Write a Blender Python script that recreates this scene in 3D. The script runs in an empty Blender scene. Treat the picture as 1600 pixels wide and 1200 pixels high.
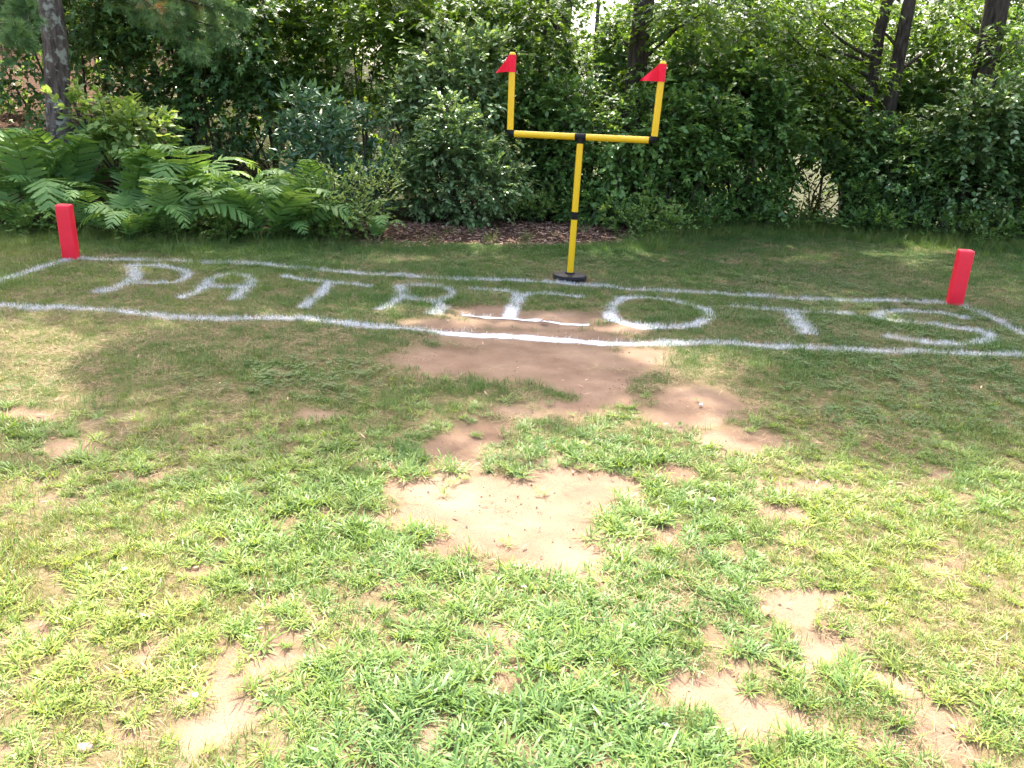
import bpy, math
import numpy as np

# ------------------------------------------------------------------ camera, sky, sun, exposure
scene = bpy.context.scene
col = scene.collection
FPX = 1300.0
PITCH, ROLL, CAMH = math.radians(18.3), math.radians(2.7), 1.5
FW = np.array([0, math.cos(PITCH), -math.sin(PITCH)])
R0 = np.array([1.0, 0, 0])
U0 = np.cross(R0, FW)
UP = math.cos(ROLL) * U0 - math.sin(ROLL) * R0
RT = math.cos(ROLL) * R0 + math.sin(ROLL) * U0
CAM = np.array([0, 0, CAMH])
cam_data = bpy.data.cameras.new('camera')
cam_data.sensor_width = 36.0
cam_data.lens = 36.0 * FPX / 1600.0
cam_data.clip_start, cam_data.clip_end = 0.05, 2000
cam = bpy.data.objects.new('camera', cam_data)
col.objects.link(cam)
from mathutils import Matrix, Vector
cam.matrix_world = Matrix(((RT[0], UP[0], -FW[0], CAM[0]), (RT[1], UP[1], -FW[1], CAM[1]),
                           (RT[2], UP[2], -FW[2], CAM[2]), (0, 0, 0, 1)))
scene.camera = cam

SUN_EL, SUN_AZ = math.radians(60), math.radians(-6)      # sun ahead of the camera, slightly left, high
SUN = np.array([math.cos(SUN_EL) * math.sin(SUN_AZ), math.cos(SUN_EL) * math.cos(SUN_AZ), math.sin(SUN_EL)])
world = bpy.data.worlds.new('World')
scene.world = world
world.use_nodes = True
wn = world.node_tree
wn.nodes.clear()
wo = wn.nodes.new('ShaderNodeOutputWorld')
wb = wn.nodes.new('ShaderNodeBackground')
ws = wn.nodes.new('ShaderNodeTexSky')
ws.sky_type = 'NISHITA'
ws.sun_disc = False
ws.sun_elevation = SUN_EL
ws.sun_rotation = SUN_AZ % (2 * math.pi)
ws.air_density, ws.dust_density, ws.ozone_density = 0.8, 6.0, 0.6
wb.inputs['Strength'].default_value = 0.15
wn.links.new(ws.outputs['Color'], wb.inputs['Color'])
wn.links.new(wb.outputs['Background'], wo.inputs['Surface'])
sd = bpy.data.lights.new('sun', 'SUN')
sd.energy, sd.angle, sd.color = 2.5, math.radians(0.55), (1.0, 0.94, 0.84)
sun = bpy.data.objects.new('sun', sd)
col.objects.link(sun)
sun.rotation_euler = Vector(SUN).to_track_quat('Z', 'Y').to_euler()
sun.location = (0, 0, 30)
vs = scene.view_settings
vs.view_transform, vs.look, vs.exposure, vs.gamma, vs.use_curve_mapping = 'Standard', 'None', 2.52, 1.0, False
cy = scene.cycles
cy.max_bounces, cy.diffuse_bounces, cy.glossy_bounces, cy.transmission_bounces, cy.transparent_max_bounces = 7, 4, 2, 5, 6
cy.caustics_reflective = cy.caustics_refractive = False
cy.use_denoising = True

# ------------------------------------------------------------------ helpers
RNG = np.random.default_rng(11)

def nrm(a):
    return a / np.maximum(np.linalg.norm(a, axis=-1, keepdims=True), 1e-9)

def ray(px, py):
    return FW + RT * ((px - 800) / FPX) - UP * ((py - 600) / FPX)

def proj(P):
    d = np.asarray(P, float) - CAM
    z = np.maximum(d @ FW, 1e-3)
    return 800 + FPX * (d @ RT) / z, 600 - FPX * (d @ UP) / z

def at(px, py, Y):
    d = ray(px, py)
    return CAM + d * (Y / d[1])

def sstep(a, b, x):
    t = np.clip((x - a) / (b - a), 0, 1)
    return t * t * (3 - 2 * t)

_LAT = np.random.default_rng(5).random((64, 64, 64)).astype(np.float32)
def noise3(x, y, z):
    x, y, z = (np.asarray(v, float) for v in (x, y, z))
    xi, yi, zi = np.floor(x).astype(int), np.floor(y).astype(int), np.floor(z).astype(int)
    fx, fy, fz = x - xi, y - yi, z - zi
    fx, fy, fz = (f * f * (3 - 2 * f) for f in (fx, fy, fz))
    r = 0
    for a in (0, 1):
        for b in (0, 1):
            for c in (0, 1):
                w = (fx if a else 1 - fx) * (fy if b else 1 - fy) * (fz if c else 1 - fz)
                r = r + w * _LAT[(xi + a) & 63, (yi + b) & 63, (zi + c) & 63]
    return r

def noise2(x, y, s=0.0):
    return noise3(x, y, np.zeros_like(np.asarray(x, float)) + s)

def fbm2(x, y, s=0.0, o=3):
    r, a, t = 0, 1.0, 0
    for i in range(o):
        r = r + a * noise2(x * 2 ** i, y * 2 ** i, s + 7.3 * i)
        t += a
        a *= 0.5
    return r / t

# woods' edge: y of the back of the lawn as a function of x
EX = np.array([-30, -9, -6, -4.3, -3.4, -2.4, -1.7, -0.6, 0.6, 1.4, 2.6, 3.8, 4.9, 5.8, 7.2, 12, 30.])
EY = np.array([7.6, 8.2, 8.6, 8.7, 8.9, 9.2, 9.3, 9.45, 9.75, 10.4, 11.6, 12.4, 12.0, 11.7, 11.6, 11.8, 12.])
def edge_y(x):
    return np.interp(x, EX, EY)

def gz(x, y):
    x, y = np.asarray(x, float), np.asarray(y, float)
    z = (fbm2(x * 0.7, y * 0.7, 3.1) - 0.5) * 0.05 + (noise2(x * 5, y * 5, 9.0) - 0.5) * 0.016
    d = y - edge_y(x)
    z = z + 0.30 * np.clip(d - 0.3, 0, 14) * sstep(-2.5, -7, x) * sstep(60, 20, y)   # bank on the left
    z = z - 0.13 * np.clip(d - 1.5, 0, 16) * sstep(0.5, 5.5, x)                        # falls away on the right
    return z + 0.06 * sstep(0.0, 0.8, d) * sstep(3, 1, x)

def gnd(px, py):
    d = ray(px, py)
    p = CAM + d * (-CAMH / d[2])
    for _ in range(5):
        p = CAM + d * ((float(gz(p[0], p[1])) - CAMH) / d[2])
    return p

def gpt(x, y, dz=0.0):
    return np.array([x, y, float(gz(x, y)) + dz])

def set_props(o, label=None, cat=None, group=None, kind=None):
    for k, v in (('label', label), ('category', cat), ('group', group), ('kind', kind)):
        if v:
            o[k] = v
    return o

def link(o, parent=None):
    col.objects.link(o)
    if parent is not None:
        o.parent = parent
    return o

def empty(name, loc, label, cat, group=None):
    o = bpy.data.objects.new(name, None)
    o.location = loc
    o.empty_display_size = 0.1
    link(o)
    return set_props(o, label, cat, group)

class MB:
    """collects vertices, faces (tris or quads), a float attribute per vertex and a material slot per face"""
    def __init__(self):
        self.v, self.f, self.a, self.m, self.n = [], [], [], [], 0
    def add(self, v, f, a=0.0, m=0):
        v = np.asarray(v, float).reshape(-1, 3)
        f = np.asarray(f, int)
        self.v.append(v)
        self.f.append(f + self.n)
        self.a.append(np.broadcast_to(np.asarray(a, float), (len(v),)).copy())
        self.m.append(np.full(len(f), m, int))
        self.n += len(v)
        return self
    def tris(self):
        return sum(len(f) * (f.shape[1] - 2) for f in self.f)
    def mesh(self, name, mats, smooth=True, attr='tint'):
        me = bpy.data.meshes.new(name)
        V = np.concatenate(self.v)
        me.vertices.add(len(V))
        me.vertices.foreach_set('co', V.ravel())
        loops = np.concatenate([f.ravel() for f in self.f])
        tot = np.concatenate([np.full(len(f), f.shape[1]) for f in self.f])
        start = np.concatenate([[0], np.cumsum(tot)[:-1]])
        me.loops.add(len(loops))
        me.loops.foreach_set('vertex_index', loops)
        me.polygons.add(len(tot))
        me.polygons.foreach_set('loop_start', start)
        me.polygons.foreach_set('material_index', np.concatenate(self.m))
        me.polygons.foreach_set('use_smooth', np.full(len(tot), smooth))
        at_ = me.attributes.new(attr, 'FLOAT', 'POINT')
        at_.data.foreach_set('value', np.concatenate(self.a))
        for m in (mats if isinstance(mats, (list, tuple)) else [mats]):
            me.materials.append(m)
        me.update(calc_edges=True)
        me.validate()
        return me
    def build(self, name, mats, parent=None, smooth=True):
        return link(bpy.data.objects.new(name, self.mesh(name, mats, smooth)), parent)

def tube(mb, pts, rad, seg=8, a=0.0, m=0, cap=True, rough=0.0):
    pts = np.asarray(pts, float)
    n = len(pts)
    rad = np.broadcast_to(np.asarray(rad, float), (n,))
    tan = nrm(np.gradient(pts, axis=0))
    ref = np.array([0.0, 0.0, 1.0]) if abs(tan[0][2]) < 0.8 else np.array([1.0, 0.0, 0.0])
    s = nrm(np.cross(tan, ref))
    u = np.cross(tan, s)
    th = np.linspace(0, 2 * np.pi, seg, endpoint=False)
    ring = np.cos(th)[None, :, None] * s[:, None, :] + np.sin(th)[None, :, None] * u[:, None, :]
    rr = rad[:, None] * np.ones((n, seg))
    if rough:
        rr = rr * (1 + rough * (RNG.random((n, seg)) - 0.5))
    V = (pts[:, None, :] + ring * rr[:, :, None]).reshape(-1, 3)
    i = np.arange(n - 1)[:, None] * seg
    j = np.arange(seg)[None, :]
    k = (j + 1) % seg
    Fq = np.stack([i + j, i + k, i + seg + k, i + seg + j], -1).reshape(-1, 4)
    mb.add(V, Fq, a, m)
    if cap:
        for base, c in ((0, pts[0]), ((n - 1) * seg, pts[-1])):
            ringv = V[base:base + seg]
            idx = np.arange(seg)
            mb.add(np.vstack([ringv, c]), np.stack([idx, (idx + 1) % seg, np.full(seg, seg)], -1), a, m)
    return mb

def curve(p0, p1, bend=0.1, n=6, rng=RNG):
    p0, p1 = np.asarray(p0, float), np.asarray(p1, float)
    t = np.linspace(0, 1, n)[:, None]
    L = np.linalg.norm(p1 - p0)
    off = (rng.random(3) - 0.5) * 2 * bend * L
    off2 = (rng.random(3) - 0.5) * bend * L * 0.6
    return p0 + (p1 - p0) * t + off * np.sin(np.pi * t) + off2 * np.sin(2 * np.pi * t)

# ------------------------------------------------------------------ materials
def new_mat(name):
    m = bpy.data.materials.new(name)
    m.use_nodes = True
    nt = m.node_tree
    nt.nodes.clear()
    out = nt.nodes.new('ShaderNodeOutputMaterial')
    return m, nt, out

def node(nt, t, **kw):
    n = nt.nodes.new(t)
    for k, v in kw.items():
        setattr(n, k, v)
    return n

def ramp(nt, stops):
    n = nt.nodes.new('ShaderNodeValToRGB')
    el = n.color_ramp.elements
    while len(el) < len(stops):
        el.new(0.5)
    for e, (p, c) in zip(el, stops):
        e.position = p
        e.color = (*c, 1)
    return n

def leaf_mat(name, stops, trans=0.38, yellow=(1.25, 1.15, 0.55), rough=0.45, instancer=False, spec=0.35, gain=1.0):
    m, nt, out = new_mat(name)
    a = node(nt, 'ShaderNodeAttribute', attribute_name='tint')
    r = ramp(nt, [(q, tuple(min(v * gain, .8) for v in c)) for q, c in stops])   # reflected and transmitted light share this colour
    fac = a.outputs['Fac']
    if instancer:
        b = node(nt, 'ShaderNodeAttribute', attribute_name='itint', attribute_type='INSTANCER')
        ad = node(nt, 'ShaderNodeMath', operation='MULTIPLY_ADD')
        nt.links.new(a.outputs['Fac'], ad.inputs[0])
        ad.inputs[1].default_value = 0.4
        mu = node(nt, 'ShaderNodeMath', operation='MULTIPLY')
        nt.links.new(b.outputs['Fac'], mu.inputs[0])
        mu.inputs[1].default_value = 0.6
        nt.links.new(mu.outputs[0], ad.inputs[2])
        fac = ad.outputs[0]
    nt.links.new(fac, r.inputs['Fac'])
    p = node(nt, 'ShaderNodeBsdfPrincipled')
    p.inputs['Roughness'].default_value = rough
    p.inputs['Specular IOR Level'].default_value = spec
    nt.links.new(r.outputs['Color'], p.inputs['Base Color'])
    tr = node(nt, 'ShaderNodeBsdfTranslucent')
    mx = node(nt, 'ShaderNodeMix', data_type='RGBA', blend_type='MULTIPLY')
    mx.inputs[0].default_value = 1.0
    nt.links.new(r.outputs['Color'], mx.inputs[6])
    mx.inputs[7].default_value = (*yellow, 1)
    nt.links.new(mx.outputs[2], tr.inputs['Color'])
    ms = node(nt, 'ShaderNodeMixShader')
    ms.inputs[0].default_value = trans
    nt.links.new(p.outputs[0], ms.inputs[1])
    nt.links.new(tr.outputs[0], ms.inputs[2])
    nt.links.new(ms.outputs[0], out.inputs['Surface'])
    return m

def vary_by_object(m, amount):
    nt = m.node_tree
    r = next(n for n in nt.nodes if n.type == 'VALTORGB')
    src = r.inputs['Fac'].links[0].from_socket
    oi = node(nt, 'ShaderNodeObjectInfo')
    ma = node(nt, 'ShaderNodeMath', operation='MULTIPLY_ADD')
    nt.links.new(oi.outputs['Random'], ma.inputs[0])
    ma.inputs[1].default_value = amount
    nt.links.new(src, ma.inputs[2])
    mb_ = node(nt, 'ShaderNodeMath', operation='SUBTRACT')
    nt.links.new(ma.outputs[0], mb_.inputs[0])
    mb_.inputs[1].default_value = amount * .4
    nt.links.new(mb_.outputs[0], r.inputs['Fac'])

def solid_mat(name, colr, rough=0.5, spec=0.5, vary=0.12, scale=30.0, bump=0.0, bscale=200.0, sheen=0.0):
    m, nt, out = new_mat(name)
    tc = node(nt, 'ShaderNodeTexCoord')
    nz = node(nt, 'ShaderNodeTexNoise')
    nz.inputs['Scale'].default_value = scale
    nz.inputs['Detail'].default_value = 6
    nt.links.new(tc.outputs['Object'], nz.inputs['Vector'])
    c = np.array(colr)
    r = ramp(nt, [(0.25, tuple(c * (1 - vary))), (0.75, tuple(np.minimum(c * (1 + vary), 1)))])
    nt.links.new(nz.outputs['Fac'], r.inputs['Fac'])
    p = node(nt, 'ShaderNodeBsdfPrincipled')
    p.inputs['Roughness'].default_value = rough
    p.inputs['Specular IOR Level'].default_value = spec
    nt.links.new(r.outputs['Color'], p.inputs['Base Color'])
    if bump:
        n2 = node(nt, 'ShaderNodeTexNoise')
        n2.inputs['Scale'].default_value = bscale
        n2.inputs['Detail'].default_value = 5
        nt.links.new(tc.outputs['Object'], n2.inputs['Vector'])
        b = node(nt, 'ShaderNodeBump')
        b.inputs['Strength'].default_value = bump
        b.inputs['Distance'].default_value = 0.01
        nt.links.new(n2.outputs['Fac'], b.inputs['Height'])
        nt.links.new(b.outputs['Normal'], p.inputs['Normal'])
    nt.links.new(p.outputs[0], out.inputs['Surface'])
    return m

def bark_mat(name, dark, light, lichen=None, scale=1.0):
    m, nt, out = new_mat(name)
    tc = node(nt, 'ShaderNodeTexCoord')
    mp = node(nt, 'ShaderNodeMapping')
    mp.inputs['Scale'].default_value = (14 * scale, 14 * scale, 3.0 * scale)
    nt.links.new(tc.outputs['Object'], mp.inputs['Vector'])
    nz = node(nt, 'ShaderNodeTexNoise')
    nz.inputs['Scale'].default_value = 1.6
    nz.inputs['Detail'].default_value = 9
    nz.inputs['Roughness'].default_value = 0.65
    nt.links.new(mp.outputs[0], nz.inputs['Vector'])
    r = ramp(nt, [(0.35, dark), (0.62, light)])
    nt.links.new(nz.outputs['Fac'], r.inputs['Fac'])
    colout = r.outputs['Color']
    if lichen:
        n2 = node(nt, 'ShaderNodeTexNoise')
        n2.inputs['Scale'].default_value = 9
        n2.inputs['Detail'].default_value = 7
        n2.inputs['Roughness'].default_value = 0.6
        nt.links.new(tc.outputs['Object'], n2.inputs['Vector'])
        r2 = ramp(nt, [(0.53, (0, 0, 0)), (0.62, (1, 1, 1))])
        nt.links.new(n2.outputs['Fac'], r2.inputs['Fac'])
        mx = node(nt, 'ShaderNodeMix', data_type='RGBA')
        nt.links.new(r2.outputs['Color'], mx.inputs[0])
        nt.links.new(r.outputs['Color'], mx.inputs[6])
        mx.inputs[7].default_value = (*lichen, 1)
        colout = mx.outputs[2]
    p = node(nt, 'ShaderNodeBsdfPrincipled')
    p.inputs['Roughness'].default_value = 0.9
    p.inputs['Specular IOR Level'].default_value = 0.15
    nt.links.new(colout, p.inputs['Base Color'])
    b = node(nt, 'ShaderNodeBump')
    b.inputs['Strength'].default_value = 0.9
    b.inputs['Distance'].default_value = 0.03
    nt.links.new(nz.outputs['Fac'], b.inputs['Height'])
    nt.links.new(b.outputs['Normal'], p.inputs['Normal'])
    nt.links.new(p.outputs[0], out.inputs['Surface'])
    return m

M = {}
M['maple'] = leaf_mat('maple_leaf', [(0, (.04, .09, .016)), (.5, (.08, .155, .024)), (1, (.15, .24, .035))], .48, gain=1.25)
M['canopy'] = leaf_mat('canopy_leaf', [(0, (.03, .07, .016)), (1, (.075, .145, .03))], .38)
M['dark'] = leaf_mat('dark_leaf', [(0, (.032, .078, .022)), (.6, (.085, .165, .045)), (1, (.17, .275, .085))], .36, rough=.38, spec=.5, gain=1.45)
M['shrub'] = leaf_mat('shrub_leaf', [(0, (.045, .10, .03)), (.6, (.115, .20, .065)), (1, (.25, .34, .16))], .32, rough=.34, spec=.6, gain=1.35)
M['vine'] = leaf_mat('vine_leaf', [(0, (.04, .095, .022)), (.6, (.095, .185, .045)), (1, (.19, .30, .075))], .36, rough=.38, spec=.5, gain=1.4)
M['light'] = leaf_mat('light_leaf', [(0, (.09, .18, .035)), (.6, (.19, .30, .07)), (1, (.30, .40, .14))], .38, gain=1.15)
M['rhodo'] = leaf_mat('rhododendron_leaf', [(0, (.025, .065, .028)), (.7, (.055, .11, .05)), (1, (.11, .18, .085))], .14, rough=.3, spec=.6, gain=1.6)
M['fern'] = leaf_mat('fern_leaf', [(0, (.06, .145, .035)), (.5, (.14, .265, .07)), (1, (.27, .42, .14))], .38, rough=.5, gain=1.15)
vary_by_object(M['fern'], .7)
M['pine'] = leaf_mat('pine_needle', [(0, (.05, .10, .035)), (.8, (.10, .17, .06)), (.93, (.13, .19, .07)), (1, (.34, .16, .06))], .2, gain=1.9)
M['sunny'] = leaf_mat('far_leaf', [(0, (.06, .12, .02)), (1, (.15, .21, .035))], .45)
M['bark'] = bark_mat('bark', (.022, .017, .013), (.085, .068, .052))
M['greybark'] = bark_mat('grey_bark', (.05, .042, .036), (.17, .15, .13))
M['lichenbark'] = bark_mat('lichen_bark', (.04, .030, .024), (.17, .135, .11), (.34, .345, .28))
M['stem'] = solid_mat('green_stem', (.05, .08, .025), .7)
M['twig'] = solid_mat('brown_twig', (.07, .05, .035), .85)
M['fine'] = leaf_mat('lawn_blade', [(0, (.05, .115, .026)), (.35, (.09, .175, .034)), (.7, (.17, .225, .048)), (1, (.29, .265, .09))], .32, rough=.5, instancer=True)
M['crab'] = leaf_mat('crabgrass_blade', [(0, (.085, .17, .055)), (.4, (.15, .25, .065)), (.75, (.235, .32, .065)), (1, (.33, .36, .08))], .34, rough=.45, instancer=True)
M['straw'] = leaf_mat('straw', [(0, (.20, .14, .075)), (.6, (.32, .24, .13)), (1, (.45, .36, .21))], .2, (1.05, 1, .8), rough=.7, instancer=True)
M['clover'] = leaf_mat('clover_leaf', [(0, (.06, .13, .035)), (1, (.14, .23, .06))], .35, instancer=True)
M['white'] = leaf_mat('painted_blade', [(0, (.20, .25, .17)), (.45, (.44, .47, .46)), (1, (.72, .74, .77))], .15, (1, 1, 1), rough=.75)
M['petal'] = solid_mat('clover_petal', (.75, .72, .66), .8)
M['yellow'] = solid_mat('yellow_plastic', (.88, .53, .010), .32, .5, .03, 8)
M['black'] = solid_mat('black_plastic', (.006, .006, .008), .5, .25, .25, 20, .15, 90)
M['red'] = solid_mat('red_vinyl', (.95, .022, .05), .38, .5, .05, 14, .06, 60)
M['flag'] = solid_mat('red_cloth', (.92, .020, .05), .75, .2, .08, 40, .25, 500)

# ground: bare soil, thatch and forest litter mixed by an attribute and noise
m, nt, out = new_mat('soil')
at_b = node(nt, 'ShaderNodeAttribute', attribute_name='tint')
at_l = node(nt, 'ShaderNodeAttribute', attribute_name='litter')
tc = node(nt, 'ShaderNodeTexCoord')
def nse(scale, det=6, rough=.6):
    n = node(nt, 'ShaderNodeTexNoise')
    n.inputs['Scale'].default_value, n.inputs['Detail'].default_value, n.inputs['Roughness'].default_value = scale, det, rough
    nt.links.new(tc.outputs['Object'], n.inputs['Vector'])
    return n
n1, n2, n3 = nse(2.2, 8), nse(38, 6, .7), nse(160, 4, .7)
dirt = ramp(nt, [(.3, (.155, .099, .064)), (.5, (.22, .146, .097)), (.72, (.295, .205, .14))])
nt.links.new(n1.outputs['Fac'], dirt.inputs['Fac'])
spk = ramp(nt, [(.33, (.45, .40, .36)), (.46, (1, 1, 1)), (.64, (1, 1, 1)), (.78, (1.25, 1.2, 1.15))])
nt.links.new(n3.outputs['Fac'], spk.inputs['Fac'])
mul = node(nt, 'ShaderNodeMix', data_type='RGBA', blend_type='MULTIPLY')
mul.inputs[0].default_value = .55
nt.links.new(dirt.outputs['Color'], mul.inputs[6]); nt.links.new(spk.outputs['Color'], mul.inputs[7])
th = ramp(nt, [(.3, (.05, .048, .02)), (.5, (.11, .095, .042)), (.7, (.20, .155, .08))])
nt.links.new(n2.outputs['Fac'], th.inputs['Fac'])
mxa = node(nt, 'ShaderNodeMix', data_type='RGBA')
nt.links.new(at_b.outputs['Fac'], mxa.inputs[0]); nt.links.new(th.outputs['Color'], mxa.inputs[6]); nt.links.new(mul.outputs[2], mxa.inputs[7])
lit = ramp(nt, [(.3, (.028, .016, .011)), (.5, (.07, .04, .025)), (.7, (.125, .07, .045))])
nt.links.new(n2.outputs['Fac'], lit.inputs['Fac'])
at_w = node(nt, 'ShaderNodeAttribute', attribute_name='woods')
wd = ramp(nt, [(.35, (.018, .022, .010)), (.55, (.05, .05, .02)), (.7, (.06, .085, .025))])
nt.links.new(n2.outputs['Fac'], wd.inputs['Fac'])
mxw = node(nt, 'ShaderNodeMix', data_type='RGBA')
nt.links.new(at_w.outputs['Fac'], mxw.inputs[0]); nt.links.new(lit.outputs['Color'], mxw.inputs[6]); nt.links.new(wd.outputs['Color'], mxw.inputs[7])
mxb = node(nt, 'ShaderNodeMix', data_type='RGBA')
nt.links.new(at_l.outputs['Fac'], mxb.inputs[0]); nt.links.new(mxa.outputs[2], mxb.inputs[6]); nt.links.new(mxw.outputs[2], mxb.inputs[7])
p = node(nt, 'ShaderNodeBsdfPrincipled')
p.inputs['Roughness'].default_value, p.inputs['Specular IOR Level'].default_value = .95, .1
nt.links.new(mxb.outputs[2], p.inputs['Base Color'])
ad = node(nt, 'ShaderNodeMath', operation='MULTIPLY_ADD')
nt.links.new(n2.outputs['Fac'], ad.inputs[0]); ad.inputs[1].default_value = .6; nt.links.new(n3.outputs['Fac'], ad.inputs[2])
bp = node(nt, 'ShaderNodeBump')
bp.inputs['Strength'].default_value, bp.inputs['Distance'].default_value = .55, .012
nt.links.new(ad.outputs[0], bp.inputs['Height']); nt.links.new(bp.outputs['Normal'], p.inputs['Normal'])
nt.links.new(p.outputs[0], out.inputs['Surface'])
M['soil'] = m

# ------------------------------------------------------------------ what grows where on the lawn
BARE = [(830, 528, 180, 20), (700, 508, 80, 12), (940, 592, 120, 20), (830, 562, 190, 34), (1000, 560, 55, 24), (690, 560, 90, 26), (850, 500, 140, 16), (760, 486, 60, 10), (960, 512, 60, 8), (930, 622, 110, 26),
        (1090, 640, 80, 34), (1160, 690, 55, 22), (730, 690, 55, 38), (660, 756, 88, 36), (780, 805, 175, 84), (870, 800, 120, 90),
        (940, 760, 70, 30), (850, 865, 60, 24), (620, 812, 60, 20), (1010, 820, 50, 24), (1040, 745, 40, 22), (800, 640, 35, 12),
        (380, 950, 36, 16), (330, 1082, 40, 15), (285, 888, 30, 16), (60, 1160, 60, 24), (425, 1010, 40, 14), (1240, 950, 65, 42),
        (1285, 1015, 55, 32), (1120, 1085, 85, 44), (1230, 1140, 90, 36), (1520, 1145, 75, 30), (1440, 872, 32, 12), (690, 1165, 40, 22),
        (370, 1185, 40, 16), (1050, 1070, 40, 40), (15, 845, 40, 16), (230, 1120, 34, 14), (1400, 1160, 60, 26), (280, 1000, 28, 14),
        (120, 955, 50, 12), (500, 640, 40, 8), (40, 640, 60, 14), (110, 695, 60, 10), (1310, 760, 60, 8), (1200, 800, 40, 10)]
ISLE = [(840, 696, 62, 38), (905, 690, 50, 22), (1005, 765, 34, 12), (800, 730, 44, 12), (680, 632, 50, 12), (640, 850, 60, 16), (870, 610, 40, 8),
        (975, 815, 24, 18), (1030, 600, 30, 14),
        (970, 640, 30, 10), (1050, 700, 40, 18), (1290, 975, 30, 26)]
def blobs(px, py, lst):
    r = np.zeros(px.shape)
    for cx, cy, rx, ry in lst:
        r = np.maximum(r, 1.25 - np.hypot((px - cx) / rx, (py - cy) / ry) * 0.68)
    return np.clip(r, 0, 1)

def lawn_fields(x, y):
    """bareness 0..1, crabgrass share 0..1, yellowness 0..1"""
    P = np.stack([x, y, np.zeros_like(x)], -1)
    px, py = proj(P)
    wx = (fbm2(x * 3.1, y * 3.1, 1.0) - .5) * 0.32
    wy = (fbm2(x * 3.1, y * 3.1, 17.0) - .5) * 0.32
    qx, qy = proj(P + np.stack([wx, wy, np.zeros_like(x)], -1))
    b = sstep(.36, .90, blobs(qx, qy, BARE))
    b = np.clip(b - sstep(.5, .85, blobs(qx, qy, ISLE)), 0, 1)
    n = fbm2(x * 4.5, y * 4.5, 31.0)
    b = np.maximum(b, .7 * sstep(.66, .78, n) * sstep(540, 760, py))
    b = np.where(y > edge_y(x) + 0.3, 0, b)
    crab = sstep(600, 760, py + (fbm2(x * 1.6, y * 1.6, 12.) - .5) * 220) * (.45 + .75 * sstep(300, 560, px) * sstep(1150, 900, px)) * (.45 + .55 * sstep(.30, .58, fbm2(x * 1.9, y * 1.9, 44.) + .12))
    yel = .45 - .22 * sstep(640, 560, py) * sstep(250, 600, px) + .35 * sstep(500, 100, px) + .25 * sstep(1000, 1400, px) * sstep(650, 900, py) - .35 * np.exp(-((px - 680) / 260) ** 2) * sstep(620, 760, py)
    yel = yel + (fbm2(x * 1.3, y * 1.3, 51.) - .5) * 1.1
    return b, np.clip(crab, 0, 1), np.clip(yel, 0, 1)

# painted strokes, as polylines on the ground (photo pixels cast to the lawn)
LETTERS = [
    ('P', 'sprayed white letter P, first letter of the word on the grass', [([(205, 415), (212, 433), (188, 448), (150, 458)], .15), ([(205, 415), (260, 418), (292, 428), (285, 438), (262, 443), (210, 443)], .10)]),
    ('A', 'sprayed white letter A on the grass, right after the P', [([(280, 466), (304, 459), (324, 445), (341, 433), (358, 429), (381, 432), (393, 440), (381, 455), (364, 470)], .13), ([(331, 448), (377, 450)], .10)]),
    ('T', 'sprayed white letter T on the grass between the A and the R', [([(442, 433), (512, 442), (581, 449)], .085), ([(513, 442), (503, 459), (472, 482)], .10)]),
    ('R', 'sprayed white letter R on the grass, fourth letter of the word', [([(621, 448), (631, 457), (618, 472), (592, 485)], .12), ([(621, 448), (665, 447), (699, 452), (709, 460), (694, 469), (678, 473)], .10), ([(628, 465), (672, 472), (689, 479), (675, 492)], .12)]),
    ('I', 'sprayed white letter I with serif bars, partly on bare dirt below the goal post', [([(736, 452), (793, 456), (812, 463), (838, 460), (911, 465)], .085), ([(813, 464), (803, 479), (796, 495)], .13), ([(722, 492), (800, 497), (921, 507)], .06)]),
    ('O', 'sprayed white letter O, round loop on the grass right of the goal base', [([(972, 467), (957, 479), (955, 494), (975, 504), (1019, 511), (1070, 511), (1094, 506), (1110, 492), (1096, 482), (1073, 476), (1050, 470), (1002, 465), (972, 467)], .12)]),
    ('T', 'sprayed white letter T on the grass between the O and the S', [([(1141, 479), (1229, 486), (1333, 492)], .10), ([(1239, 489), (1249, 506), (1262, 523)], .18)]),
    ('S', 'sprayed white letter S, last letter, in front of the right red pylon', [([(1509, 499), (1478, 491), (1424, 487), (1384, 489), (1367, 496), (1397, 502), (1465, 509), (1526, 518), (1548, 528), (1532, 536), (1482, 538), (1424, 533), (1381, 526)], .14)]),
]
LINES = [
    ('white sprayed boundary line along the back of the lettering, past the goal base', [(118, 405), (200, 407), (300, 410), (390, 413), (460, 419), (530, 425), (610, 430), (700, 436), (860, 442), (960, 450), (1060, 457), (1200, 464), (1300, 470), (1400, 471), (1484, 475)], .13),
    ('long white sprayed boundary line in front of the lettering, solid over the dirt', [(-140, 470), (-60, 474), (0, 477), (60, 483), (150, 485), (250, 495), (350, 500), (480, 499), (530, 505), (600, 512), (760, 522), (900, 531), (1010, 537), (1080, 538), (1200, 543), (1400, 550), (1600, 556), (1760, 563)], .13),
    ('short white sprayed side line running left from the left pylon', [(108, 407), (50, 423), (0, 440), (-70, 462)], .13),
    ('short white sprayed side line running right from the right pylon', [(1500, 477), (1540, 494), (1575, 510), (1610, 526), (1700, 556)], .11),
]
def resample(pts, step=.02):
    P = np.array([gnd(*q)[:2] for q in pts])
    # smooth the corners a little with a Catmull-Rom
    out = []
    n = len(P)
    for i in range(n - 1):
        p0, p1, p2, p3 = P[max(i - 1, 0)], P[i], P[i + 1], P[min(i + 2, n - 1)]
        k = max(2, int(np.linalg.norm(p2 - p1) / step))
        t = np.linspace(0, 1, k, endpoint=False)[:, None]
        out.append(.5 * ((2 * p1) + (p2 - p0) * t + (2 * p0 - 5 * p1 + 4 * p2 - p3) * t ** 2 + (3 * p1 - p0 - 3 * p2 + p3) * t ** 3))
    out.append(P[-1:])
    return np.concatenate(out)
MARKS = []
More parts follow.
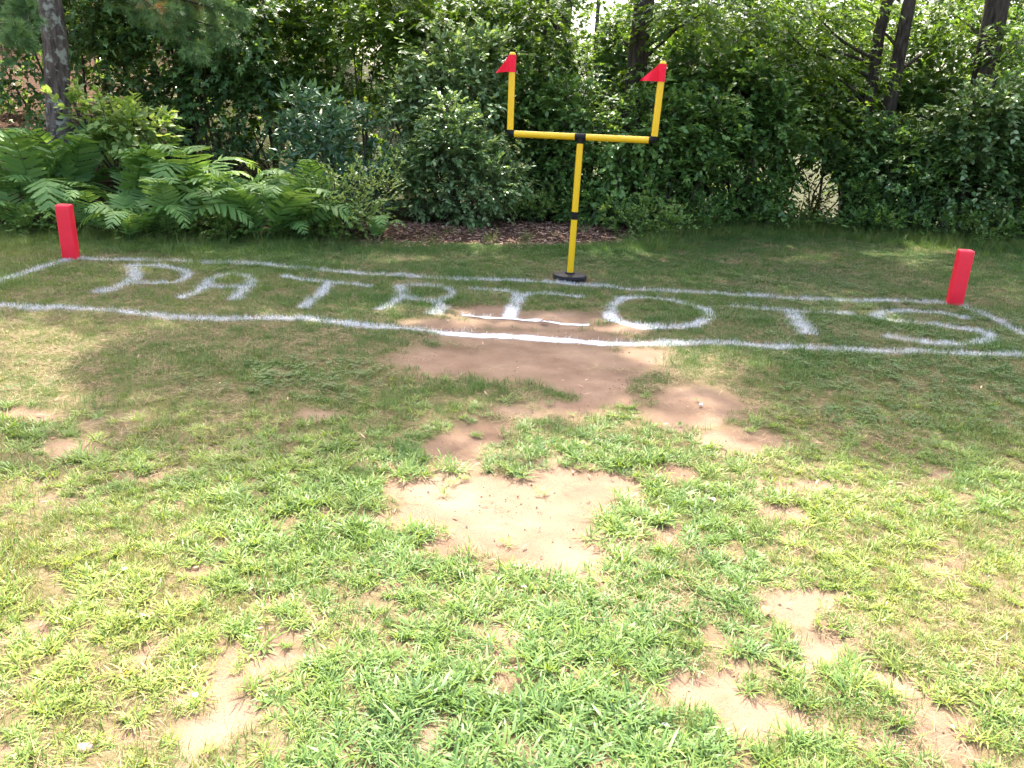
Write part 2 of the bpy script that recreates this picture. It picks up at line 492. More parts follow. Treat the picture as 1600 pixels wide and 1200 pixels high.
for ch, lab, strokes in LETTERS:
    MARKS.append(('painted_letter', lab, 'painted letter', [(resample(s), w) for s, w in strokes]))
for lab, s, w in LINES:
    MARKS.append(('painted_line', lab, 'painted line', [(resample(s), w)]))
_SP = np.concatenate([s for mk in MARKS for s, w in mk[3]])
_SW = np.concatenate([np.full(len(s), w) for mk in MARKS for s, w in mk[3]])
def paint_at(x, y):
    """0..1 how close to the centre of a painted stroke"""
    x, y = np.asarray(x, float), np.asarray(y, float)
    r = np.zeros(x.shape)
    idx = np.where((y > 5.2) & (y < 8.2) & (np.abs(x) < 5.5))[0]
    for c in range(0, len(idx), 4000):
        k = idx[c:c + 4000]
        d = np.hypot(x[k][:, None] - _SP[None, :, 0], y[k][:, None] - _SP[None, :, 1]) / _SW[None, :]
        r[k] = np.clip(1.2 - 1.6 * d.min(1), 0, 1)
    return r

# ------------------------------------------------------------------ ground sheet
def axis(lo, hi, step, far, grow=1.22):
    a = list(np.arange(lo, hi + 1e-6, step))
    s = step
    while a[-1] < far:
        s *= grow
        a.append(a[-1] + s)
    s = step
    b = []
    cur = lo
    while cur > -far:
        s *= grow
        cur -= s
        b.append(cur)
    return np.array(b[::-1] + a)
gx, gy = axis(-5.5, 5.5, .035, 400), axis(1.0, 10.0, .035, 400)
GX, GY = np.meshgrid(gx, gy)
fx, fy = GX.ravel(), GY.ravel()
bare, crabm, yelm = lawn_fields(fx, fy)
zz = gz(fx, fy) - bare * .012 + bare * (noise2(fx * 14, fy * 14, 77.) - .5) * .012
nx, ny = len(gx), len(gy)
ii = np.arange(ny - 1)[:, None] * nx
jj = np.arange(nx - 1)[None, :]
Fq = np.stack([ii + jj, ii + jj + 1, ii + nx + jj + 1, ii + nx + jj], -1).reshape(-1, 4)
g = MB().add(np.stack([fx, fy, zz], -1), Fq, np.clip(bare + .28 * sstep(560, 800, proj(np.stack([fx, fy, 0 * fx], -1))[1]) * (fy > 0), 0, 1))
ground = g.build('ground', M['soil'])
ld = ground.data.attributes.new('litter', 'FLOAT', 'POINT')
dd = fy - edge_y(fx)
ld.data.foreach_set('value', np.clip(sstep(-.15, .25, dd + (fbm2(fx * 2, fy * 2, 8.) - .5) * .5), 0, 1))
lw = ground.data.attributes.new('woods', 'FLOAT', 'POINT')
lw.data.foreach_set('value', sstep(1.2, 2.6, dd) * sstep(-6.8, -5.6, fx))
set_props(ground, 'worn lawn soil running back into the woods', None, None, 'structure')

# ------------------------------------------------------------------ grass: tuft meshes instanced on points
def blades(rng, base, yaw, tilt, L, W, bend, tint, seg=3, mb=None, m=0):
    """many tapered, bent blades in one go"""
    n = len(L)
    hx = np.stack([np.cos(yaw), np.sin(yaw), 0 * yaw], -1)
    sx = np.stack([-np.sin(yaw), np.cos(yaw), 0 * yaw], -1)
    V = []
    pos = base.copy()
    for k in range(seg + 1):
        t = k / seg
        w = W * (1 - t) ** .65 if k else W * .75
        if k:
            ang = tilt - bend * (t - .5 / seg)
            pos = pos + (hx * np.cos(ang)[:, None] + np.array([0, 0, 1.]) * np.sin(ang)[:, None]) * (L / seg)[:, None]
        if k < seg:
            V += [pos - sx * (w / 2)[:, None], pos + sx * (w / 2)[:, None]]
        else:
            V += [pos]
    V = np.stack(V, 1)
    nv = V.shape[1]
    b = np.arange(n)[:, None] * nv
    quads = []
    for k in range(seg - 1):
        quads.append(np.stack([b[:, 0] + 2 * k, b[:, 0] + 2 * k + 1, b[:, 0] + 2 * k + 3, b[:, 0] + 2 * k + 2], -1))
    k = seg - 1
    tri = np.stack([b[:, 0] + 2 * k, b[:, 0] + 2 * k + 1, b[:, 0] + 2 * k + 2], -1)
    mb = mb or MB()
    n0 = mb.n
    A = np.repeat(tint, nv)
    mb.v.append(V.reshape(-1, 3)); mb.a.append(A); mb.n += n * nv
    q = np.concatenate(quads) + n0
    mb.f.append(q); mb.m.append(np.full(len(q), m, int))
    mb.f.append(tri + n0); mb.m.append(np.full(len(tri), m, int))
    return mb

def tuft_fine(rng, n=34, rad=.055, hmin=.025, hmax=.06, w=.0026):
    r, a = rad * np.sqrt(rng.random(n)), rng.random(n) * 6.283
    base = np.stack([r * np.cos(a), r * np.sin(a), np.full(n, -.006)], -1)
    return blades(rng, base, rng.random(n) * 6.283, np.radians(rng.uniform(35, 88, n)), rng.uniform(hmin, hmax, n), w * rng.uniform(.7, 1.3, n), np.radians(rng.uniform(5, 75, n)), rng.random(n))

def tuft_crab(rng, stems=7, big=1.0):
    mb = MB()
    B, Y, T, L, W, Bd = [], [], [], [], [], []
    for s in range(stems):
        a = 6.283 * (s + rng.random() * .8) / stems
        ln = rng.uniform(.03, .085) * big
        lift = rng.uniform(.1, .55)
        for k in range(rng.integers(4, 7)):
            t = (k + .6) / 6
            B.append([ln * t * math.cos(a), ln * t * math.sin(a), ln * t * lift * (1 - .3 * t) - .003])
            Y.append(a + (-1) ** k * rng.uniform(.35, 1.1))
            T.append(math.radians(rng.uniform(15, 62)))
            L.append(rng.uniform(.035, .075) * big)
            W.append(rng.uniform(.006, .0105) * big)
            Bd.append(math.radians(rng.uniform(10, 70)))
    n = len(L)
    return blades(rng, np.array(B), np.array(Y), np.array(T), np.array(L), np.array(W), np.array(Bd), rng.random(n), 3, mb)

def tuft_straw(rng, n=16, rad=.07):
    r, a = rad * np.sqrt(rng.random(n)), rng.random(n) * 6.283
    base = np.stack([r * np.cos(a), r * np.sin(a), rng.uniform(.001, .012, n)], -1)
    return blades(rng, base, rng.random(n) * 6.283, np.radians(rng.uniform(0, 16, n)), rng.uniform(.03, .09, n), .0022 * rng.uniform(.6, 1.3, n), np.radians(rng.uniform(0, 22, n)), rng.random(n))

def tuft_clover(rng, n=9, rad=.06):
    mb = MB()
    for i in range(n):
        r, a = rad * math.sqrt(rng.random()), rng.random() * 6.283
        c = np.array([r * math.cos(a), r * math.sin(a), rng.uniform(.02, .05)])
        tt = rng.random()
        tube(mb, [c * [.8, .8, 0], c], .0008, 3, tt * .5, cap=False)
        y0 = rng.random() * 6.283
        for k in range(3):
            y = y0 + k * 2.094
            d = np.array([math.cos(y), math.sin(y), rng.uniform(-.1, .35)])
            s = np.array([-math.sin(y), math.cos(y), 0])
            q = rng.uniform(.008, .012)
            mb.add([c, c + d * q * .6 - s * q * .6, c + d * q * 1.15 - s * q * .35, c + d * q * 1.15 + s * q * .35, c + d * q * .6 + s * q * .6],
                   [[0, 1, 2], [0, 2, 3], [0, 3, 4]], tt)
    return mb

def tuft_collection(name, makers, mat):
    c = bpy.data.collections.new(name)
    for i, mk in enumerate(makers):
        c.objects.link(bpy.data.objects.new('%s_tuft' % name, mk.mesh('%s_tuft' % name, mat)))
    return c

def scatter(name, label, P, yaw, scl, tint, collection, nvar, tilt=.18, rng=RNG, parent=None):
    n = len(P)
    me = bpy.data.meshes.new(name)
    me.vertices.add(n)
    me.vertices.foreach_set('co', np.asarray(P, float).ravel())
    def attr(nm, tp, val, key='value'):
        a = me.attributes.new(nm, tp, 'POINT')
        a.data.foreach_set(key, np.asarray(val).ravel())
    rot = np.stack([(rng.random(n) - .5) * 2 * tilt, (rng.random(n) - .5) * 2 * tilt, yaw], -1)
    attr('rot', 'FLOAT_VECTOR', rot, 'vector')
    attr('scl', 'FLOAT', scl)
    attr('itint', 'FLOAT', tint)
    attr('pick', 'INT', rng.integers(0, nvar, n).astype(np.int32))
    me.update()
    o = link(bpy.data.objects.new(name, me), parent)
    ng = bpy.data.node_groups.new(name + '_nodes', 'GeometryNodeTree')
    ng.interface.new_socket('Geometry', in_out='INPUT', socket_type='NodeSocketGeometry')
    ng.interface.new_socket('Geometry', in_out='OUTPUT', socket_type='NodeSocketGeometry')
    gi, go = ng.nodes.new('NodeGroupInput'), ng.nodes.new('NodeGroupOutput')
    iop = ng.nodes.new('GeometryNodeInstanceOnPoints')
    ci = ng.nodes.new('GeometryNodeCollectionInfo')
    ci.inputs['Collection'].default_value = collection
    ci.inputs['Separate Children'].default_value = True
    ci.inputs['Reset Children'].default_value = True
    iop.inputs['Pick Instance'].default_value = True
    for nm, tp, sock in (('rot', 'FLOAT_VECTOR', 'Rotation'), ('scl', 'FLOAT', 'Scale'), ('pick', 'INT', 'Instance Index')):
        na = ng.nodes.new('GeometryNodeInputNamedAttribute')
        na.data_type = tp
        na.inputs['Name'].default_value = nm
        ng.links.new(na.outputs['Attribute'], iop.inputs[sock])
    ng.links.new(gi.outputs[0], iop.inputs['Points'])
    ng.links.new(ci.outputs[0], iop.inputs['Instance'])
    ng.links.new(iop.outputs[0], go.inputs[0])
    o.modifiers.new('scatter', 'NODES').node_group = ng
    set_props(o, label, None, None, 'stuff')
    return o

rg = np.random.default_rng(21)
C_fine = tuft_collection('lawn', [tuft_fine(rg) for _ in range(10)], M['fine'])
C_crab = tuft_collection('crabgrass', [tuft_crab(rg, rg.integers(5, 9)) for _ in range(12)], M['crab'])
C_straw = tuft_collection('straw', [tuft_straw(rg) for _ in range(8)], M['straw'])
C_clov = tuft_collection('clover', [tuft_clover(rg) for _ in range(6)], M['clover'])
C_tall = tuft_collection('tall_grass', [tuft_fine(rg, 26, .06, .08, .20, .0042) for _ in range(6)], M['fine'])

def lawn_points(density, rng, y0=1.2, y1=12.6):
    """candidates over the lawn in (and a step beside) the view; density per square metre"""
    n = int(density * (y1 - y0) * 17)
    y = rng.uniform(y0, y1, n)
    x = rng.uniform(-8.5, 8.5, n)
    k = (np.abs(x) < .78 * y + 1.0) & (y < edge_y(x) + np.where((x > -1.8) & (x < 1.25), -.05, .35))
    return x[k], y[k]

# fine lawn
x, y = lawn_points(620, rg)
b, cr, ye = lawn_fields(x, y)
pt = paint_at(x, y)
_, py = proj(np.stack([x, y, 0 * x], -1))
thin = .55 + .45 * sstep(.35, .6, fbm2(x * 2.4, y * 2.4, 61.))
gb_ = gnd(890, 437)
clear = np.hypot(x - gb_[0], y - gb_[1] + .05) > .23
keep = clear & (rg.random(len(x)) < (1 - b) ** 2.2 * (1 - .72 * cr) * thin * (1 - .8 * pt) * np.where(py > 640, .95, 1.0))
x, y, ye, py = x[keep], y[keep], ye[keep], py[keep]
sc = rg.uniform(.65, 1.15, len(x)) * (1 + .5 * sstep(.58, .75, fbm2(x * 1.7, y * 1.7, 70.))) * np.where(y > edge_y(x) - .8, 1.35, 1) * (1.0 - .22 * sstep(7.0, 5.0, y) * sstep(3.5, 4.5, y))
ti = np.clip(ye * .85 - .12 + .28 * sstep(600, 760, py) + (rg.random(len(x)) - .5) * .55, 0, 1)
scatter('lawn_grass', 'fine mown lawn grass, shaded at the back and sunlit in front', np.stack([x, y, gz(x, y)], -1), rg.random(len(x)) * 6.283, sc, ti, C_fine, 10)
N_FINE = len(x)
# crabgrass
x, y = lawn_points(620, rg, 1.2, 7.0)
b, cr, ye = lawn_fields(x, y)
_, py = proj(np.stack([x, y, 0 * x], -1))
keep = rg.random(len(x)) < np.clip(cr + .22 * sstep(600, 720, py), 0, 1) * (1 - b) ** 1.6 * (1 - paint_at(x, y)) + .02 * (py > 620)
x, y, ye, py = x[keep], y[keep], ye[keep], py[keep]
px = proj(np.stack([x, y, 0 * x], -1))[0]
sc = (1 + .45 * np.exp(-((px - 760) / 280) ** 2) * sstep(640, 800, py)) * rg.uniform(.30, .78, len(x)) ** 1.1 * (.65 + .75 * noise2(x * 2.2, y * 2.2, 83.))
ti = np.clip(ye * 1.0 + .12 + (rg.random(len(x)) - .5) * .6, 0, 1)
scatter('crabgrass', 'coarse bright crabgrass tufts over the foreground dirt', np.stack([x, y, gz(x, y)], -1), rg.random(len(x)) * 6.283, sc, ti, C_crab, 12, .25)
N_CRAB = len(x)
# straw and dead thatch
x, y = lawn_points(260, rg)
b, cr, ye = lawn_fields(x, y)
keep = rg.random(len(x)) < (.10 + .9 * (1 - b)) * (.25 + .9 * sstep(.40, .66, fbm2(x * 1.5, y * 1.5, 90.))) * (1 - .6 * paint_at(x, y)) * (1 - .5 * b) * (1 - .62 * sstep(620, 760, proj(np.stack([x, y, 0 * x], -1))[1]))
x, y = x[keep], y[keep]
scatter('dead_straw', 'dry tan straw lying through the lawn', np.stack([x, y, gz(x, y) + .004], -1), rg.random(len(x)) * 6.283, rg.uniform(.6, 1.2, len(x)), rg.random(len(x)), C_straw, 8, .1)
# clover on the right of the lawn
x, y = lawn_points(170, rg, 3.0, 11.5)
b, cr, ye = lawn_fields(x, y)
px, py = proj(np.stack([x, y, 0 * x], -1))
keep = rg.random(len(x)) < (1 - b) * (1 - paint_at(x, y)) * sstep(.46, .60, fbm2(x * .9, y * .9, 99.) + .22 * np.exp(-((px - 1420) / 260) ** 2 - ((py - 610) / 70) ** 2) - .04)
x, y = x[keep], y[keep]
scatter('clover', 'low clover patches growing in the lawn', np.stack([x, y, gz(x, y)], -1), rg.random(len(x)) * 6.283, rg.uniform(.5, .85, len(x)), rg.random(len(x)), C_clov, 6, .1)
# rough grass along the woods' edge
n = 5200
x = rg.uniform(-8.5, 9.5, n)
y = edge_y(x) + rg.normal(.0, .36, n) + (fbm2(x * 1.4, x * 0 + .5, 66.) - .5) * .9
keep = (rg.random(n) < np.where(x > 1.6, 1, np.where((x > -1.9) & (x < 1.2), .03, .25)))
x, y = x[keep], y[keep]
scatter('rough_edge_grass', 'unmown bright green grass along the foot of the woods', np.stack([x, y, gz(x, y)], -1), rg.random(len(x)) * 6.283, rg.uniform(.45, 1.3, len(x)), np.clip(rg.normal(.58, .2, len(x)), 0, 1), C_tall, 6, .2)

# ------------------------------------------------------------------ painted lines and letters
m, nt, out = new_mat('sprayed_paint')
aa = node(nt, 'ShaderNodeAttribute', attribute_name='tint')
tc = node(nt, 'ShaderNodeTexCoord')
na = node(nt, 'ShaderNodeTexNoise')
na.inputs['Scale'].default_value, na.inputs['Detail'].default_value, na.inputs['Roughness'].default_value = 26, 8, .75
nt.links.new(tc.outputs['Object'], na.inputs['Vector'])
ma = node(nt, 'ShaderNodeMath', operation='ADD')
nt.links.new(aa.outputs['Fac'], ma.inputs[0]); nt.links.new(na.outputs['Fac'], ma.inputs[1])
mr = node(nt, 'ShaderNodeMapRange')
mr.inputs['From Min'].default_value, mr.inputs['From Max'].default_value = .55, 1.2
nt.links.new(ma.outputs[0], mr.inputs['Value'])
pp = node(nt, 'ShaderNodeBsdfPrincipled')
pp.inputs['Base Color'].default_value = (.80, .80, .81, 1)
pp.inputs['Roughness'].default_value = .85
tp = node(nt, 'ShaderNodeBsdfTransparent')
mxs = node(nt, 'ShaderNodeMixShader')
nt.links.new(mr.outputs[0], mxs.inputs[0]); nt.links.new(tp.outputs[0], mxs.inputs[1]); nt.links.new(pp.outputs[0], mxs.inputs[2])
nt.links.new(mxs.outputs[0], out.inputs['Surface'])
M['paint'] = m
rp = np.random.default_rng(33)
for nm, lab, cat, strokes in MARKS:
    mb = MB()
    for si, (s, w) in enumerate(strokes):
        tn = nrm(np.gradient(s, axis=0))
        sd_ = np.stack([-tn[:, 1], tn[:, 0]], -1)
        u = np.linspace(-1, 1, 9)
        ww = w * .60 * (.85 + .4 * noise2(s[:, 0] * 6, s[:, 1] * 6, 2.0))
        G2 = s[:, None, :] + sd_[:, None, :] * (u[None, :, None] * ww[:, None, None])
        gxx, gyy = G2[..., 0].ravel(), G2[..., 1].ravel()
        bb, _, _ = lawn_fields(gxx, gyy)
        Z = gz(gxx, gyy) - bb * .012 + bb * (noise2(gxx * 14, gyy * 14, 77.) - .5) * .012 + .003 + .0012 * si
        A = (1 - np.abs(u)[None, :] ** 1.5 + 0 * ww[:, None]).ravel() * .75 * (.38 + .62 * bb)
        k = len(u)
        ii = np.arange(len(s) - 1)[:, None] * k
        jj = np.arange(k - 1)[None, :]
        mb.add(np.stack([gxx, gyy, Z], -1), np.stack([ii + jj, ii + jj + 1, ii + k + jj + 1, ii + k + jj], -1).reshape(-1, 4), A, 1)
        # painted blades of grass
        ln = np.linalg.norm(np.diff(s, axis=0), axis=1).sum()
        n = int(ln * w * 16000)
        ci = rp.integers(0, len(s), n)
        off = np.clip(rp.normal(0, .5, n), -1.6, 1.6) * w * .48
        bx = s[ci, 0] + sd_[ci, 0] * off + rp.normal(0, .012, n)
        by = s[ci, 1] + sd_[ci, 1] * off + rp.normal(0, .012, n)
        bb, _, _ = lawn_fields(bx, by)
        kp = (rp.random(n) < (1 - bb) * (.25 + .95 * sstep(.34, .62, fbm2(bx * 6, by * 6, 5.)))) | (rp.random(n) < .02)
        bx, by, off = bx[kp], by[kp], off[kp]
        n = len(bx)
        base = np.stack([bx, by, gz(bx, by) + .002], -1)
        blades(rp, base, rp.random(n) * 6.283, np.radians(rp.uniform(10, 80, n)), rp.uniform(.018, .05, n), rp.uniform(.002, .0038, n), np.radians(rp.uniform(5, 60, n)),
               np.clip(1.0 - np.abs(off) / w * .9 - rp.random(n) * .55, 0, 1), 2, mb, 0)
    o = mb.build(nm, [M['white'], M['paint']])
    set_props(o, lab, cat, 'sprayed field markings')

# ------------------------------------------------------------------ goal post
gb = gnd(890, 437)
goal = empty('toy_goal_post', gb + [0, 0, .012], 'yellow plastic toy football goal post with red flags on a black base', 'goal post')
def gpart(name, mb, mat, parent=goal, smooth=True):
    o = mb.build(name, mat, parent, smooth)
    md = o.modifiers.new('edge', 'EDGE_SPLIT')
    md.split_angle = math.radians(40)
    return o
def lathe(prof, seg=40, c=(0, 0, 0)):
    mb = MB()
    th = np.linspace(0, 2 * np.pi, seg, endpoint=False)
    V = np.array([[r * math.cos(t) + c[0], r * math.sin(t) + c[1], z + c[2]] for r, z in prof for t in th])
    n = len(prof)
    i = np.arange(n - 1)[:, None] * seg
    j = np.arange(seg)[None, :]
    k = (j + 1) % seg
    mb.add(V, np.stack([i + j, i + k, i + seg + k, i + seg + j], -1).reshape(-1, 4))
    return mb
base = gpart('base', lathe([(.001, .0), (.15, .0), (.158, .005), (.158, .030), (.152, .039), (.138, .043), (.05, .046), (.044, .060), (.001, .060)]), M['black'])
gpart('rim', lathe([(.1585, .012), (.1615, .014), (.1615, .020), (.1585, .022)]), M['black'], base)
PR = .029
HC = 1.27
lean = np.array([.010, 0, 0])
def pole_pt(z):
    return np.array([lean[0] * z, 0, z])
zc = .58
gpart('lower_pole', tube(MB(), [pole_pt(.06), pole_pt(zc - .035)], PR, 24), M['yellow'])
gpart('upper_pole', tube(MB(), [pole_pt(zc + .035), pole_pt(HC - .05)], PR, 24), M['yellow'])
cp = tube(MB(), [pole_pt(zc - .04), pole_pt(zc + .04)], PR * .96, 24)
cpl = gpart('coupling', cp, M['black'])
tube_mb = tube(MB(), [pole_pt(zc - .006), pole_pt(zc + .006)], PR * 1.10, 24)
gpart('coupling_rib', tube_mb, M['black'], cpl)
yaw = math.radians(-13)
bd = np.array([math.cos(yaw), math.sin(yaw), .006])
cc = pole_pt(HC)
tee = MB()
tube(tee, [cc - bd * .048, cc + bd * .048], PR * 1.06, 24)
tube(tee, [cc, pole_pt(HC - .056)], PR * 1.06, 24)
gpart('tee_joint', tee, M['black'])
HL = .645
for s in (-1, 1):
    gpart('crossbar', tube(MB(), [cc + s * bd * .05, cc + s * bd * (HL - .035)], PR, 24), M['yellow'])
    e = cc + s * bd * HL
    out_l = np.array([s * .012 * bd[0], s * .012 * bd[1], 1.0])
    if s > 0:
        out_l = np.array([.026, 0, 1.0])
    el = MB()
    tube(el, [e - s * bd * .042, e - s * bd * .02, e - s * bd * .006 + out_l * .006, e + out_l * .02, e + out_l * .034], PR * 1.03, 24)
    gpart('elbow', el, M['black'])
    UL = .665 if s < 0 else .625
    top = e + out_l * UL
    up_ = gpart('upright', tube(MB(), [e + out_l * .034, top], PR, 24), M['yellow'])
    capm = lathe([(PR * 1.0, -.004), (PR * 1.0, .004), (PR * .85, .014), (PR * .5, .021), (.0005, .023)], 24)
    capm.v = [v + top for v in capm.v]
    gpart('end_cap', capm, M['yellow'], up_)
    # flag: a cloth sleeve round the upright with a triangular pennant to the left
    f = MB()
    z0, z1 = UL - .145, UL - .003
    tube(f, [e + out_l * z0, e + out_l * (z0 + .05), e + out_l * z1], PR * 1.14, 24, cap=False)
    side = nrm(np.array([-1, -.25 if s < 0 else -.12, 0]))
    nu, nv = 10, 8
    pts = []
    for i in range(nu + 1):
        a_ = i / nu
        for j in range(nv + 1):
            b_ = j / nv
            hgt = (z1 - z0) * ((1 - a_) ** (1.25 if s < 0 else 1.0))
            q = e + out_l * (z0 + hgt * b_ + (.004 - .018 * a_ if s < 0 else .002)) + side * (PR * 1.0 + (.125 if s < 0 else .155) * a_)
            q = q + np.array([0, 1, 0]) * (.03 * math.sin(a_ * 7.0 + b_ * 1.6 + s) * a_)
            pts.append(q)
    idx = np.arange((nu + 1) * (nv + 1)).reshape(nu + 1, nv + 1)
    fq = np.stack([idx[:-1, :-1], idx[1:, :-1], idx[1:, 1:], idx[:-1, 1:]], -1).reshape(-1, 4)
    P0 = np.array(pts)
    f.add(P0 + [0, .0012, 0], fq)
    f.add(P0 - [0, .0012, 0], fq[:, ::-1])
    gpart('flag', f, M['flag'], up_)

# ------------------------------------------------------------------ pylons
def pylon(px, py, yaw_, label, lean_):
    b0 = gnd(px, py)
    mb = MB()
    w, h, r = .062, .50, .021
    ring = []
    for cx, cy, a0 in ((1, 1, 0), (-1, 1, 90), (-1, -1, 180), (1, -1, 270)):
        for a_ in np.radians(np.linspace(a0, a0 + 90, 5)):
            ring.append((cx * (w - r) + r * math.cos(a_), cy * (w - r) + r * math.sin(a_)))
    ring = np.array(ring)
    prof = [(.80, .0), (.94, .004), (1.0, .014), (1.005, .15), (.992, .30), (1.0, .42), (1.0, h - .02), (.985, h - .008), (.93, h - .001), (.80, h + .002), (.22, h + .001), (.2, h - .006), (.001, h - .006)]
    V = np.array([[x * s + lean_[0] * z, y * s + lean_[1] * z, z] for s, z in prof for x, y in ring])
    k = len(ring)
    i = np.arange(len(prof) - 1)[:, None] * k
    j = np.arange(k)[None, :]
    mb.add(V, np.stack([i + j, i + (j + 1) % k, i + k + (j + 1) % k, i + k + j], -1).reshape(-1, 4))
    root = empty('pylon', b0 + [0, 0, -.004], label, 'pylon', 'red end zone pylons')
    root.rotation_euler = (0, 0, yaw_)
    mb.build('body', M['red'], root)
    sm = MB()
    for sx, sy in ((w + .0006, w - r), (-w - .0006, w - r)):
        V = [[sx, -sy, .02], [sx, -sy + .004, .02], [sx + lean_[0] * .48, -sy + .004 + lean_[1] * .48, .48], [sx + lean_[0] * .48, -sy + lean_[1] * .48, .48]]
        tube(sm, [np.array(V[0]), np.array(V[3])], .0016, 6)
    sm.build('seam', M['red'], root)
pylon(112, 405, math.radians(6), 'red vinyl pylon in front of the ferns, at the left end of the markings', (-.02, 0, 0))
pylon(1490, 476, math.radians(-12), 'red vinyl pylon on open lawn, at the right end of the markings', (.012, 0, 0))

# ------------------------------------------------------------------ foliage
TEMPL = {
    'ovate': (np.array([[0, 0, 0], [.28, -.5, .10], [.66, -.38, .06], [1, 0, -.06], [.66, .38, .06], [.28, .5, .10]]), np.array([[0, 1, 2, 3], [0, 3, 4, 5]])),
    'lance': (np.array([[0, 0, 0], [.35, -.5, .08], [.7, -.38, .04], [1, 0, -.10], [.7, .38, .04], [.35, .5, .08]]), np.array([[0, 1, 2, 3], [0, 3, 4, 5]])),
    'maple': (np.array([[0, 0, 0], [.28, -.55, .08], [.48, -.20, .05], [1, 0, -.10], [.48, .20, .05], [.28, .55, .08]]), np.array([[0, 1, 2], [0, 2, 3], [0, 3, 4], [0, 4, 5]])),
}
def leaves(mb, P, D, N, L, W, tint, shape='ovate', m=0):
    T, Fc = TEMPL[shape]
    D = nrm(D)
    S = nrm(np.cross(N, D))
    N2 = np.cross(D, S)
    V = P[:, None, :] + T[None, :, 0, None] * (L[:, None, None] * D[:, None, :]) + T[None, :, 1, None] * (W[:, None, None] * S[:, None, :]) + T[None, :, 2, None] * (W[:, None, None] * N2[:, None, :])
    k = len(T)
    f = (np.arange(len(P))[:, None, None] * k + Fc[None]).reshape(-1, Fc.shape[1])
    mb.add(V.reshape(-1, 3), f, np.repeat(tint, k), m)

def sprays(mb, rng, B, D, Ln, K, leafL, leafW, droop=.25, spread=.9, shape='ovate', jitter=.35, flat=.7, twig_m=None, tint_off=0.0, hang=0.0):
    """leafy twigs: bases B, directions D, lengths Ln, K leaves each"""
    Mn = len(B)
    if Mn == 0:
        return
    D = nrm(D)
    t = (np.arange(K) + .5) / K
    t = np.clip(t[None, :] * .85 + .15 + rng.normal(0, .05, (Mn, K)), .05, 1)
    dn = np.array([0, 0, -1.0])
    P = B[:, None, :] + D[:, None, :] * (Ln[:, None] * t)[..., None] + dn * (droop * Ln[:, None] * t ** 2)[..., None]
    tan = nrm(D[:, None, :] + dn * (2 * droop * t)[..., None])
    side = nrm(np.cross(tan, np.array([0, 0, 1.0])) + 1e-4)
    sg = np.where(np.arange(K) % 2 == 0, 1, -1)[None, :, None]
    a = spread * (1 - .45 * t)[..., None]
    LD = tan * np.cos(a) + side * sg * np.sin(a) + rng.normal(0, jitter, (Mn, K, 3)) + dn * hang
    NN = nrm(np.array([0, 0, 1.0]) * flat + nrm(D)[:, None, :] * (1 - flat) + rng.normal(0, jitter, (Mn, K, 3)))
    s = rng.uniform(.65, 1.15, (Mn, K))
    tw = rng.normal(.5, .26, (Mn, 1)) + rng.normal(0, .16, (Mn, K)) + tint_off
    leaves(mb, P.reshape(-1, 3), LD.reshape(-1, 3), NN.reshape(-1, 3), (leafL * s).ravel(), (leafW * s).ravel(), np.clip(tw, 0, 1).ravel(), shape)
    if twig_m is not None:
        sd2 = nrm(np.cross(D, np.array([0, 0, 1.0])) + 1e-4)
        V = []
        for tt, wd in ((0, .0045), (.5, .003), (1, .0015)):
            c = B + D * (Ln * tt)[:, None] + dn * (droop * Ln * tt ** 2)[:, None]
            V += [c - sd2 * wd, c + sd2 * wd]
        V = np.stack(V, 1)
        b = np.arange(Mn)[:, None] * 6
        f = np.concatenate([b + np.array([[0, 1, 3, 2]]), b + np.array([[2, 3, 5, 4]])])
        mb.add(V.reshape(-1, 3), f, 0, twig_m)

def gap_keep(P, rng, gaps):
    """openings through the woods: list of (px, py, rx, ry, chance that a twig there is left out)"""
    px, py = proj(P)
    k = np.ones(len(P), bool)
    for cx, cy, rx, ry, c in gaps:
        q = np.hypot((px - cx) / rx, (py - cy) / ry)
        k &= ~((q < 1) & (rng.random(len(P)) < c * sstep(1.0, .7, q) + .001))
    return k
GAPS = [(1268, 298, 50, 54, 1.0), (1305, 316, 42, 28, .95), (905, 34, 42, 44, .75), (1480, 100, 40, 34, .6), (1010, 185, 40, 18, .7),
        (560, 105, 45, 32, .8), (255, 75, 50, 26, .85), (440, 60, 30, 40, .6), (640, 40, 30, 26, .6), (960, 15, 30, 30, .7)]

